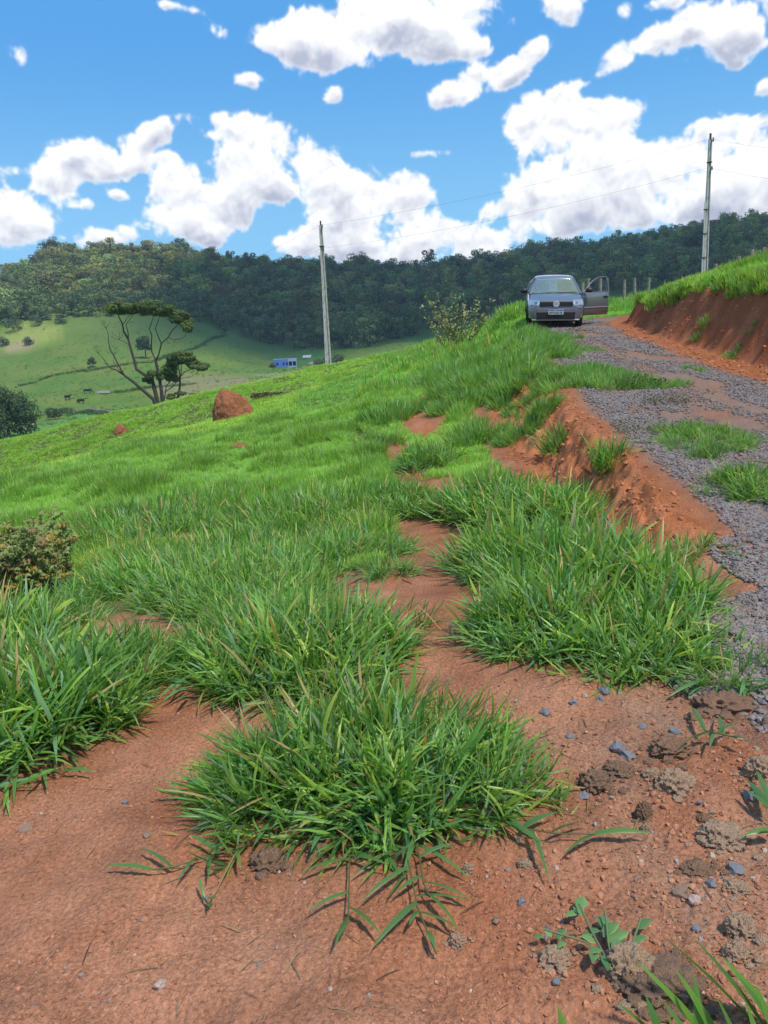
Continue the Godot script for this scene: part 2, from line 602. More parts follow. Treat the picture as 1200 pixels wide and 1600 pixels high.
func gravel_amount(x: float, d: float) -> float:
	# how much crushed stone lies on the road here
	var xe := quick("xe", XE, d)
	var xb := quick("xb", XB, d)
	var g := 0.0
	if d > 4.2:
		var k := (x - xe) / maxf(0.5, xb - xe)
		g = smoothstep(0.05, 0.16, k) * smoothstep(0.86, 0.74, k)
		# the bare bands that the wheels have swept
		g *= 1.0 - 0.85 * exp(-pow((k - 0.46) / 0.13, 2.0)) * smoothstep(5.0, 8.0, d)
		g *= 1.0 - 0.6 * exp(-pow((k - 0.80) / 0.07, 2.0))
		g *= smoothstep(-0.30, 0.25, n_mid.get_noise_2d(x * 1.1 + 40.0, d * 0.6) + 0.08)
	var e := smoothstep(1.35, 1.8, x + 0.35 * n_mid.get_noise_2d(x * 2.0, d * 2.0)) * smoothstep(1.8, 2.6, d) * (1.0 if d > 3.1 else 0.4)
	if d <= 4.2:
		g = e
	elif d < 5.4:
		g = maxf(g, e * smoothstep(5.4, 4.4, d + 0.3 * n_mid.get_noise_2d(x * 2.0, d * 2.0)))
	if d > 4.6 and d < 5.6:
		g *= lerpf(1.0, 0.45, exp(-pow((d - 5.0) / 0.25, 2.0)))
	return clampf(g, 0.0, 1.0)


func land_color(x: float, d: float, kind: int, steep: float) -> Color:
	var a := n_mid.get_noise_2d(x * 1.3, d * 1.3)
	var b := n_fine.get_noise_2d(x * 3.0, d * 3.0)
	var red := Color(0.47, 0.190, 0.098).lerp(Color(0.62, 0.315, 0.190), clampf(0.4 + 0.75 * a + 0.35 * b, 0.0, 1.0))
	var orange := Color(0.58, 0.20, 0.078).lerp(Color(0.70, 0.295, 0.14), clampf(0.4 + 0.8 * b, 0.0, 1.0))
	var turf := Color(0.12, 0.17, 0.05).lerp(Color(0.17, 0.23, 0.06), clampf(0.5 + a, 0.0, 1.0))
	if kind == 1:
		var g := gravel_amount(x, d)
		var dust := Color(0.52, 0.28, 0.18).lerp(Color(0.44, 0.33, 0.27), clampf(0.55 + a, 0.0, 1.0))
		if d < 5.0:
			dust = dust.lerp(Color(0.50, 0.23, 0.14), 0.7)
		var c := dust.lerp(Color(0.28, 0.255, 0.245), g * 0.85)
		var k := (x - quick("xe", XE, d)) / 3.4
		if d > 4.6:
			c = c.lerp(orange, smoothstep(0.14, 0.0, k))
		var toe := quick("xb", XB, d) - x
		c = c.lerp(orange * 0.95, smoothstep(0.95, 0.45, toe + 0.25 * a))
		return c.lerp(turf, smoothstep(25.0, 32.0, d))
	if kind == 2:
		var xb := quick("xb", XB, d)
		var fw := 0.75 * quick("fh", FH, d) / 1.4 + 0.06
		var clay := Color(0.62, 0.205, 0.088).lerp(Color(0.78, 0.31, 0.15), clampf(0.45 + 0.9 * n_fine.get_noise_2d(d * 2.2, x * 0.7) + 0.4 * b, 0.0, 1.0))
		return clay.lerp(turf * 0.8, smoothstep(0.95, 1.25, (x - xb) / fw + 0.25 * a)).lerp(turf, smoothstep(27.0, 33.0, d))
	if kind == 3:
		var w := n_big.get_noise_2d(x * 0.2, d * 0.2)
		var z := n_mid.get_noise_2d(x * 0.25, d * 0.25)
		var p := Color(0.125, 0.25, 0.042).lerp(Color(0.205, 0.285, 0.062), clampf(0.5 + 0.9 * w + 0.5 * z, 0.0, 1.0))
		for q in patches:
			var r := Vector2((x - q[0]) / q[2], (d - q[1]) / q[3]).length() + 0.25 * z
			p = p.lerp(q[4], smoothstep(1.1, 0.75, r) * q[5])
		return p
	var t := scarp(x, d)
	var c := red
	if t < 1.25:
		c = orange.lerp(red, smoothstep(0.9, 1.25, t))
		if d < 5.0:
			c = red
	if d > 8.0 and t > 1.5:
		c = c.lerp(orange, 0.4)
	var edge := tab([[0, -9.0], [5.5, -1.5], [7.3, 0.0], [9.5, 0.3], [11, -0.1], [15, 0.5], [20, 2.2], [30, 4.5]], d)
	c = c.lerp(turf, smoothstep(0.3, -0.3, x - edge + 0.3 * a))
	c = c.lerp(turf, smoothstep(17.0, 20.0, d))
	c *= 1.0 + 0.26 * n_big.get_noise_2d(x * 9.0, d * 9.0) + 0.20 * n_mid.get_noise_2d(x * 7.0, d * 7.0)
	# pale dry crust where dung has crumbled
	if d < 3.6 and x > 0.1:
		c = c.lerp(Color(0.48, 0.31, 0.21), clampf(0.55 * smoothstep(0.3, 1.1, x) * (0.6 + 1.6 * n_mid.get_noise_2d(x * 3.3, d * 3.3)), 0.0, 0.7))
	return c


func make_land() -> void:
	# rings about the place where the photographer stands, closer together near by
	var az := PackedFloat32Array()
	for i in 470:
		az.append(deg_to_rad(-33.0 + 66.0 * i / 469.0))
	for i in range(1, 90):
		az.append(deg_to_rad(33.0 + 294.0 * i / 90.0))
	var rad := PackedFloat32Array([0.25])
	while rad[-1] < 5200.0:
		var r := rad[-1]
		rad.append(r * (1.05 if r < 1.2 else 1.0115 if r < 12.0 else 1.02 if r < 62.0 else 1.03 if r < 620.0 else 1.3))
	var na := az.size()
	var nr := rad.size()
	var pos := PackedVector3Array()
	pos.resize(na * nr)
	for j in nr:
		for i in na:
			var x := rad[j] * sin(az[i])
			var d := rad[j] * cos(az[i])
			pos[j * na + i] = Vector3(x, height(x, d), -d)
	var builds := [Build.new(), Build.new(), Build.new(), Build.new()]
	var where := []
	for k in 4:
		var w := PackedInt32Array()
		w.resize(na * nr)
		w.fill(-1)
		where.append(w)
	for j in nr - 1:
		for i in na:
			var i2 := (i + 1) % na
			var a := [j * na + i, j * na + i2, (j + 1) * na + i2, (j + 1) * na + i]
			var mid := (pos[a[0]] + pos[a[2]]) * 0.5
			var k := land_kind(mid.x, -mid.z)
			var b: Build = builds[k]
			var w: PackedInt32Array = where[k]
			for q in 4:
				var at: int = a[q]
				if w[at] < 0:
					var jj := at / na
					var ii := at % na
					var e1 := pos[jj * na + (ii + 1) % na] - pos[jj * na + (ii + na - 1) % na]
					var e2 := pos[mini(jj + 1, nr - 1) * na + ii] - pos[maxi(jj - 1, 0) * na + ii]
					var nn := e1.cross(e2).normalized()
					if nn.y < 0.0:
						nn = -nn
					w[at] = b.point(pos[at], nn, land_color(pos[at].x, -pos[at].z, k, nn.y))
			where[k] = w
			b.tri(w[a[0]], w[a[3]], w[a[2]])
			b.tri(w[a[0]], w[a[2]], w[a[1]])
	var kinds := ["ground", "road", "roadside_bank", "hills"]
	var looks := ["soil", "gravel_bed", "bank", "hill"]
	for k in 4:
		tag(put(kinds[k], builds[k].mesh(), M[looks[k]]), "", "", "", "structure")


func leaf(b: Build, base: Vector3, dir: Vector3, long: float, wide: float, droop: float, col: Color, segs := 4, fold := 0.35) -> void:
	# one grass leaf: a folded lance-shaped blade that bends under its weight
	var p := base
	var d := dir.normalized()
	var side := d.cross(Vector3.UP)
	if side.length() < 0.05:
		side = Vector3(1, 0, 0)
	side = side.normalized()
	side = side.rotated(d, rnd(-0.5, 0.5))
	var step := long / segs
	var rows := []
	for k in segs + 1:
		var t := float(k) / segs
		var w := wide * (0.55 + 1.6 * t - 2.15 * t * t) * 1.05 if t < 0.5 else wide * pow(1.0 - (t - 0.5) * 2.0, 0.75) * 0.857
		var nrm := side.cross(d).normalized()
		var up := nrm * w * fold
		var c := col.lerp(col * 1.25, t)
		rows.append([p + side * w + up, p, p - side * w + up, nrm, c, d])
		p += d * step
		d = (d + Vector3.DOWN * droop / segs).normalized()
		side = (side - d * side.dot(d)).normalized()
	var k0 := b.v.size()
	for r in rows:
		var nr: Vector3 = r[3]
		var sd: Vector3 = r[5].cross(nr)
		b.point(r[0], (nr + sd * fold * 0.9).normalized(), r[4])
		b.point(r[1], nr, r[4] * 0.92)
		b.point(r[2], (nr - sd * fold * 0.9).normalized(), r[4])
	for k in segs:
		var a := k0 + k * 3
		for s in 2:
			b.tri(a + s, a + s + 1, a + s + 3)
			b.tri(a + s + 1, a + s + 4, a + s + 3)


func leaf_color() -> Color:
	var c := Color(0.095, 0.255, 0.068).lerp(Color(0.205, 0.440, 0.088), rng.randf())
	if rng.randf() < 0.12:
		c = Color(0.26, 0.44, 0.07)
	if rng.randf() < 0.16:
		c = Color(0.17, 0.34, 0.18)
	if rng.randf() < 0.016:
		c = Color(0.40, 0.34, 0.16)
	return c


func tuft(s: int, stems: int, leaves: int, tall: float, segs: int, wide: float, spread: float) -> ArrayMesh:
	rng.seed = s
	var b := Build.new()
	for k in stems:
		var a := rnd(0, TAU)
		var r := spread * sqrt(rng.randf())
		var root := Vector3(cos(a) * r, -0.02, sin(a) * r)
		var lean := rnd(0.05, 0.6)
		var a2 := a + rnd(-0.9, 0.9)
		var dir := Vector3(cos(a2) * sin(lean), cos(lean), sin(a2) * sin(lean))
		var long := tall * rnd(0.45, 1.0)
		var turn := rnd(0, TAU)
		var pts := []
		var p := root
		var dd := dir
		for m in leaves + 1:
			pts.append(p)
			p += dd * long * 0.62 / leaves
			dd = (dd + Vector3(cos(a2), -0.25, sin(a2)) * 0.05).normalized()
		if segs > 2:
			b.tube(pts, range(pts.size()).map(func(i): return 0.0022), 3, Color(0.10, 0.19, 0.06))
		for m in leaves:
			turn += PI + rnd(-0.7, 0.7)
			var out := Vector3(cos(turn), 0, sin(turn))
			out = (out + Vector3(cos(a2), 0, sin(a2)) * 0.5).normalized()
			var steep := rnd(0.45, 1.15) if m < leaves - 1 else rnd(1.0, 1.5)
			var ld := (out * cos(steep) + (dir + Vector3.UP).normalized() * sin(steep)).normalized()
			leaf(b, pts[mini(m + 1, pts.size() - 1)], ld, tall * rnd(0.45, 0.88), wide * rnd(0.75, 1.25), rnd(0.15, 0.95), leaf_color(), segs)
	return b.mesh()


func blades(s: int, count: int, tall: float, wide: float, spread: float, segs: int) -> ArrayMesh:
	# a plainer tussock for grass farther off
	rng.seed = s
	var b := Build.new()
	for k in count:
		var a := rnd(0, TAU)
		var r := spread * sqrt(rng.randf())
		var lean := rnd(0.0, 0.75)
		var a2 := a + rnd(-1.2, 1.2)
		var d := Vector3(cos(a2) * sin(lean), cos(lean), sin(a2) * sin(lean))
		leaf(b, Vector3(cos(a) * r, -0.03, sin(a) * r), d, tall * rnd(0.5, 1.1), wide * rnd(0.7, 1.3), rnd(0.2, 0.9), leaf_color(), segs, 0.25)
	return b.mesh()


func plant_materials() -> void:
	var g := mat("grass_leaf", Color.WHITE, 0.36)
	g.vertex_color_use_as_albedo = true
	g.metallic_specular = 0.5
	g.backlight_enabled = true
	g.backlight = Color(0.95, 0.95, 0.7)
	var f := mat("foliage", Color.WHITE, 0.6)
	f.vertex_color_use_as_albedo = true
	f.metallic_specular = 0.3
	f.backlight_enabled = true
	f.backlight = Color(0.7, 0.7, 0.5)
	var wn := noise(FastNoiseLite.TYPE_SIMPLEX, 0.05, 4, 8)
	var bark := mat("bark", lin(0.10, 0.085, 0.075), 0.95)
	bark.albedo_texture = noise_tex(wn, 256, ramp([[0.0, Color(0.6, 0.58, 0.55)], [1.0, Color(1, 1, 1)]]))
	bark.uv1_triplanar = true
	bark.uv1_scale = Vector3(2, 0.4, 2)


func lean_at(p: Vector3, yaw: float, size: float, out: Vector3, amount: float) -> Transform3D:
	var b := Basis(Vector3.UP, yaw)
	if out.length() > 0.001:
		b = Basis(Vector3(out.z, 0, -out.x).normalized(), amount) * b
	return Transform3D(b.scaled_local(Vector3(size, size, size)), p)


var tufts := []
var mids := []
var fars := []
var rim_leaves := []

# grass clumps: [x, y, half width, half depth of the foot in the photograph, height, tufts per square metre, lean, label]
const CLUMPS := [
	[590, 1222, 240, 96, 0.33, 140, 1.2, "broad spreading clump of green grass in the middle of the bare soil, nearest the path"],
	[462, 1030, 188, 72, 0.34, 110, 0.8, "dense green grass clump just behind the frontmost spreading one"],
	[35, 1125, 190, 78, 0.40, 105, 0.7, "tall dark green grass clump at the left edge above bare red soil"],
	[-20, 1010, 150, 50, 0.36, 90, 0.6, "grass clump below the brownish weed bush at the left edge"],
	[190, 1050, 80, 40, 0.26, 95, 0.9, "low grass clump reaching over the soil gap beside the tall left clump"],
	[350, 900, 200, 46, 0.34, 90, 0.7, "long bank of thick grass behind the small patch of bare soil"],
	[400, 952, 150, 34, 0.26, 95, 0.9, "lower rim of the long grass bank, between it and the dense clump in front", 5.3],
	[535, 872, 92, 36, 0.30, 95, 0.8, "grass clump left of the stepping patches of red soil"],
	[612, 915, 46, 20, 0.17, 100, 1.1, "low sprawling grass at the left rim of the red steps, above the dense clump", 5.7],
	[170, 912, 90, 20, 0.15, 110, 1.3, "flattened pale grass lying beside the brownish weed bush"],
	[225, 835, 150, 36, 0.36, 85, 0.6, "dark tall tussock at the foot of the grassy slope"],
	[480, 815, 150, 36, 0.36, 85, 0.6, "wide tussock uphill of the long grass bank"],
	[610, 800, 60, 32, 0.32, 95, 0.9, "tussock touching the left side of the narrow red gully"],
	[860, 985, 120, 52, 0.36, 110, 0.8, "large grass clump on the right of the soil track, its leaves over the red soil"],
	[1000, 1015, 105, 44, 0.32, 110, 0.9, "grass clump between the soil track and the pile of grey gravel"],
	[800, 895, 85, 48, 0.40, 100, 0.7, "tall grass clump right of the red soil steps"],
	[910, 905, 105, 48, 0.40, 100, 0.7, "tall grass clump under the eroded red edge of the road"],
	[770, 800, 85, 44, 0.40, 95, 0.7, "bright grass clump in the gully below the crumbling road edge"],
	[870, 815, 70, 44, 0.40, 95, 0.7, "grass clump pressed against the crumbling red road edge"],
	[1035, 945, 60, 34, 0.34, 100, 0.8, "grass clump at the lower end of the eroded road edge"],
	[1140, 1062, 90, 20, 0.17, 110, 1.3, "sprawling grass over the dark grey gravel, above the brown lump"],
	[1085, 868, 40, 18, 0.16, 80, 1.0, "few grass blades growing out of the end of the red road edge"],
	[830, 648, 58, 20, 0.26, 95, 0.9, "small bright tuft on top of the eroded road edge", 11.0],
	[742, 655, 48, 32, 0.42, 80, 0.7, "dark tussock hanging over the red scarp below the bright tuft", 11.5],
	[668, 722, 40, 22, 0.40, 80, 0.8, "round tussock standing in the middle of the red gully", 10.3],
	[770, 600, 80, 34, 0.55, 60, 0.7, "big round tussock on the roadside slope below the car", 15.5],
	[690, 590, 38, 24, 0.45, 60, 0.7, "tussock at the upper end of the red gully", 17.5],
	[612, 628, 52, 24, 0.45, 60, 0.7, "dark tussock left of the upper gully", 14.5],
	[585, 680, 36, 16, 0.36, 70, 0.8, "low tussock at the left rim of the gully", 12.5],
	[910, 600, 100, 12, 0.25, 70, 0.8, "strip of grass lying across the left side of the gravel road", 12.5],
	[820, 524, 80, 16, 0.30, 45, 0.6, "grass on the road verge right below the grey car", 19.5],
	[735, 530, 60, 20, 0.45, 45, 0.6, "tall grass on the crest left of the grey car", 22.0],
	[1100, 690, 85, 26, 0.16, 100, 0.9, "patch of low grass in the middle of the gravel road"],
	[1185, 770, 70, 34, 0.26, 100, 0.9, "grass patch at the right edge of the photograph, on the gravel"],
	[1045, 602, 36, 8, 0.12, 90, 0.9, "thin flat grass patch farther up the gravel road"],
	[1080, 578, 22, 6, 0.12, 90, 0.8, "small round grass patch beyond the other patches on the gravel"],
	[800, 615, 50, 24, 0.45, 60, 0.7, "tussock between the big round one and the strip of grass on the road", 14.0],
	[840, 570, 60, 24, 0.45, 55, 0.7, "long-leaved clump on the road verge, above the strip of grass", 16.5],
	[700, 560, 55, 24, 0.5, 55, 0.7, "tall tussock on the rim above the upper end of the gully", 18.0],
	[790, 540, 70, 24, 0.5, 50, 0.7, "wide tussock on the verge below the crest", 19.0],
	[750, 560, 60, 24, 0.5, 50, 0.7, "tussock above the big round one on the roadside slope", 18.5],
	[720, 620, 45, 24, 0.45, 60, 0.7, "tussock leaning into the gully beside the big round one", 14.0],
	[800, 500, 50, 16, 0.30, 45, 0.6, "grass on the crest at the car's left front wheel", 21.8],
	[850, 508, 30, 10, 0.15, 45, 0.6, "short grass touching the front bumper of the car", 21.0],
	[880, 545, 60, 7, 0.15, 60, 0.8, "short grass spilling onto the road in front of the car", 17.0]]
const HOLES := [[690, 632, 34, 26], [660, 655, 36, 26], [612, 708, 30, 22], [690, 785, 46, 40], [648, 860, 62, 24], [670, 900, 56, 28], [720, 940, 60, 60], [640, 745, 30, 16], [250, 935, 62, 12], [560, 680, 14, 8]]


func in_ellipse(p: Vector2, e: Array, grow := 1.0) -> bool:
	return Vector2((p.x - e[0]) / (e[2] * grow), (p.y - e[1]) / (e[3] * grow)).length() < 1.0


func make_clumps() -> void:
	for c in CLUMPS:
		var mid := ground_at(c[0], c[1])
		if c.size() > 8:
			mid = at_depth(c[0], c[1], c[8])
			mid.y = height(mid.x, -mid.z)
		var d := -mid.z
		var rx: float = c[2] / F * d
		var rz := clampf(absf(ground_at(c[0], c[1] + c[3]).z - mid.z), rx * 0.55, rx * 1.15)
		rng.seed = int(c[0] * 7 + c[1])
		var count := int(PI * rx * rz * c[5])
		var o := thing("grass_clump", c[7], "grass clump", mid, "clumps of pasture grass on the red soil")
		var groups := {}
		var area_set := tufts if d < 10.5 else mids
		var tall := 0.32 if d < 10.5 else 0.40
		for k in count:
			var a := rnd(0, TAU)
			var q := sqrt(rng.randf())
			var wob := 1.0 + 0.22 * sin(a * 3.0 + c[0]) + 0.12 * sin(a * 7.0 + c[1])
			var x := cos(a) * q * rx * wob
			var z := sin(a) * q * rz * wob
			var p := Vector3(x, height(mid.x + x, -(mid.z + z)) - mid.y, z)
			var m := rng.randi() % area_set.size()
			var size: float = c[4] / tall * rnd(0.7, 1.15) * lerpf(1.08, 0.62, pow(q, 2.0))
			var tone := rnd(0.82, 1.2)
			if not groups.has(m):
				groups[m] = [[], []]
			groups[m][0].append(lean_at(p, rnd(0, TAU), size, Vector3(x, 0, z), c[6] * (0.15 + 0.75 * q * q) + rnd(-0.1, 0.1)))
			groups[m][1].append(Color(tone * rnd(1.2, 1.5), tone * 1.15, tone * rnd(0.95, 1.2)))
		if d < 6.0:
			# broad single leaves that lie outwards round the foot of the clump
			for k in int(clampf(c[2] * 0.42, 14, 90)):
				var a := rnd(0, TAU)
				if sin(a) < -0.2 and rng.randf() < 0.7:
					a = -a
				var q := rnd(0.72, 1.10)
				var x := cos(a) * q * rx
				var z := sin(a) * q * rz
				var m := put("leaf", rim_leaves[rng.randi() % rim_leaves.size()], M.grass_leaf, o)
				var s := rnd(0.7, 1.25)
				m.position = Vector3(x, height(mid.x + x, -(mid.z + z)) - mid.y + rnd(0.015, 0.11) * (1.3 - q * 0.8), z)
				m.basis = Basis(Vector3.UP, -a + rnd(-0.7, 0.7)) * Basis(Vector3.BACK, rnd(-0.15, 0.5)).scaled_local(Vector3.ONE * s)
		for m in groups:
			swarm("leaves", area_set[m], M.grass_leaf, groups[m][0], groups[m][1], o)


func make_hillside_grass() -> void:
	# everything between the clumps on the slope: nobody could count it
	var sets := [[], [], []]
	var tints := [[], [], []]
	rng.seed = 4242
	var tries := 0
	# nearer belt
	for k in 70000:
		var d := rnd(4.6, 20.0)
		var x := rnd(-0.85 * d - 1.5, quick("xe", XE, d) - 0.2)
		var p := Vector3(x, height(x, d), -d)
		var q := to_px(p)
		if q.x < -620 or q.x > 1260:
			continue
		var t := scarp(x, d)
		if q.y > 905 - 0.02 * q.x or (d < 6.0 and q.x > 230):
			continue
		var hole := t < 1.5 and d < 16.5
		for h in HOLES:
			hole = hole or in_ellipse(q, h, 1.0 + 0.25 * n_fine.get_noise_2d(x * 8.0, d * 8.0))
		if hole or (q.x > 600 and d < 9.0):
			continue
		var patch := n_mid.get_noise_2d(x * 0.9, d * 0.9)
		if d > 9.0 and rng.randf() < 0.35 + 0.25 * smoothstep(12.0, 20.0, d):
			continue
		var big := 0.62 + 1.25 * patch + 0.3 * n_big.get_noise_2d(x, d)
		var kind := 0 if d < 9.0 else 1
		if kind == 0 and rng.randf() < 0.2:
			continue
		var tone := rnd(0.85, 1.15) * (1.25 - 0.40 * clampf(patch * 1.6, -0.5, 1.0))
		sets[kind].append(lean_at(p, rnd(0, TAU), (0.72 if kind == 0 else 0.66) * clampf(big, 0.38, 1.5) * rnd(0.75, 1.1), Vector3(rnd(-1, 1), 0, rnd(-1, 1)), rnd(0, 0.35)))
		tints[kind].append(Color(tone * 1.65, tone * 1.3, tone * 1.0))
	# the slope beyond
	for k in 116000:
		var d := 18.0 + 48.0 * pow(rng.randf(), 0.8)
		var x := rnd(-0.75 * d, quick("xe", XE, d) + 0.3 + maxf(0.0, d - 26.0) * 1.5)
		var t := scarp(x, d)
		var xb := quick("xb", XB, d)
		if d < 25.5 and t < 0.3:
			continue
		var p := Vector3(x, height(x, d), -d)
		var patch := n_mid.get_noise_2d(x * 0.55, d * 0.55)
		var band := n_big.get_noise_2d(x * 1.4 + 50.0, d * 1.4)
		var tone := rnd(0.86, 1.16) * (1.25 - 0.36 * clampf(patch * 1.5 + band * 0.6, -0.5, 1.0))
		var big := clampf(0.65 + 1.2 * patch + 0.4 * band, 0.35, 1.6) * (1.1 if t < 3.0 else 0.52)
		sets[2].append(lean_at(p, rnd(0, TAU), big * rnd(0.8, 1.2), Vector3(rnd(-1, 1), 0, rnd(-1, 1)), rnd(0, 0.3)))
		tints[2].append(Color(tone * 1.5, tone * 1.32, tone * 1.0) if t < 4.5 else Color(tone * 2.1, tone * 1.6, tone * 0.98))
	# the top of the bank on the right
	for k in 30000:
		var d := rnd(8.0, 46.0)
		var xb := quick("xb", XB, d)
		var fw := 0.75 * quick("fh", FH, d) / 1.4
		var x := xb + fw * 0.92 + absf(rnd(-0.15, 1.0)) * (3.0 + d * 0.25)
		if d > 30.0:
			x = rnd(quick("xe", XE, d), 0.6 * d)
		if x > 0.8 * d + 1.5:
			continue
		var p := Vector3(x, height(x, d), -d)
		var patch := n_mid.get_noise_2d(x * 0.8, d * 0.8)
		var tone := rnd(0.85, 1.15) * (1.2 - 0.5 * clampf(patch * 1.5, -0.5, 1.0))
		sets[2].append(lean_at(p, rnd(0, TAU), rnd(0.35, 0.7) * (1.0 + patch * 0.7), Vector3(rnd(-1, 1), 0, rnd(-1, 1)), rnd(0, 0.35)))
		tints[2].append(Color(tone * 1.6, tone * 1.3, tone * 0.95))
	var lods := [tufts, mids, fars]
	var called := ["slope_grass", "slope_grass", "hillside_grass"]
	var words := ["green grass covering the near slope between the clumps", "green grass covering the slope beside the gully", "bright green grass covering the hillside and the bank top"]
	for s in 3:
		var n: int = lods[s].size()
		var root := Node3D.new()
		root.name = numbered(called[s])
		add_child(root, true)
		tag(root, words[s], "", "", "stuff")
		for m in n:
			var w := []
			var c := []
			for k in range(m, sets[s].size(), n):
				w.append(sets[s][k])
				c.append(tints[s][k])
			if w.size():
				swarm("grass", lods[s][m], M.grass_leaf, w, c, root)


func rhomb(b: Build, p: Vector3, out: Vector3, size: float, col: Color) -> void:
	# one leaf-sized face
	var side := out.cross(Vector3(rnd(-1, 1), rnd(-1, 1), rnd(-1, 1))).normalized()
	var up := side.cross(out).normalized()
	var k := b.point(p + up * size, (out + up * 0.4).normalized(), col)
	b.point(p + side * size * 0.5 + out * size * 0.12, (out + side * 0.5).normalized(), col)
	b.point(p - up * size, (out - up * 0.4).normalized(), col)
	b.point(p - side * size * 0.5 + out * size * 0.12, (out - side * 0.5).normalized(), col)
	b.tri(k, k + 2, k + 1)
	b.tri(k, k + 3, k + 2)


func foliage(b: Build, at: Vector3, r: Vector3, count: int, size: float, a: Color, z: Color) -> void:
	var tone := rng.randf()
	for k in count:
		var v := Vector3(rnd(-1, 1), rnd(-1, 1), rnd(-1, 1))
		if v.length() > 1.0 or v.length() < 0.05:
			v = v.normalized() * rnd(0.7, 1.0)
		elif v.length() < 0.6:
			v = v.normalized() * rnd(0.6, 1.05)
		var out := (v.normalized() + Vector3(rnd(-0.6, 0.6), rnd(-0.2, 0.8), rnd(-0.6, 0.6))).normalized()
		rhomb(b, at + v * r, out, size * rnd(0.6, 1.3), a.lerp(z, clampf(0.6 * tone + rnd(-0.1, 0.5), 0.0, 1.0)))


func crown(s: int, tall: float, wide: float, lobes: int, count: int, size: float, a: Color, z: Color, flat := 0.75, low := 0.45) -> ArrayMesh:
	rng.seed = s
	var b := Build.new()
	for k in lobes:
		var an := TAU * k / lobes + rnd(-0.5, 0.5)
		var q := sqrt(rng.randf()) * 0.62
		var r := wide * rnd(0.34, 0.52)
		var y := tall * (rnd(0.50, 0.82) if k % 3 else rnd(low, 0.55)) - q * tall * 0.12
		foliage(b, Vector3(cos(an) * q * wide, y, sin(an) * q * wide), Vector3(r, r * flat, r), count / lobes, size, a, z)
	return b.mesh()


func trunk_mesh(s: int, tall: float, r: float, limbs: int, reach: float) -> ArrayMesh:
	rng.seed = s
	var b := Build.new()
	var bend := Vector3(rnd(-0.06, 0.06), 0, rnd(-0.06, 0.06)) * tall
	b.tube([Vector3(0, -0.6, 0), Vector3(0, tall * 0.02, 0), bend * 0.5 + Vector3(0, tall * 0.3, 0), bend + Vector3(0, tall * 0.62, 0)], [r * 1.3, r * 1.1, r * 0.8, r * 0.5], 7)
	for k in limbs:
		var a := TAU * k / limbs + rnd(-0.5, 0.5)
		var t := rnd(0.25, 0.6)
		var p := bend * t + Vector3(0, tall * t, 0)
		var e := Vector3(cos(a), 0, sin(a)) * reach * rnd(0.5, 0.9) + Vector3(0, tall * rnd(0.62, 0.82), 0)
		b.tube([p, p.lerp(e, 0.5) + Vector3(0, -0.04 * tall, 0), e], [r * 0.45, r * 0.3, r * 0.12], 5)
	return b.mesh()


func plain_tree(called: String, label: String, where: Vector3, trunk: Mesh, top: Mesh, group := "", category := "tree") -> Node3D:
	var o := thing(called, label, category, where, group)
	put("trunk", trunk, M.bark, o)
	put("crown", top, M.foliage, o)
	return o


var edge_line := []


func forest_edge(az: float) -> float:
	return tab(edge_line, az)


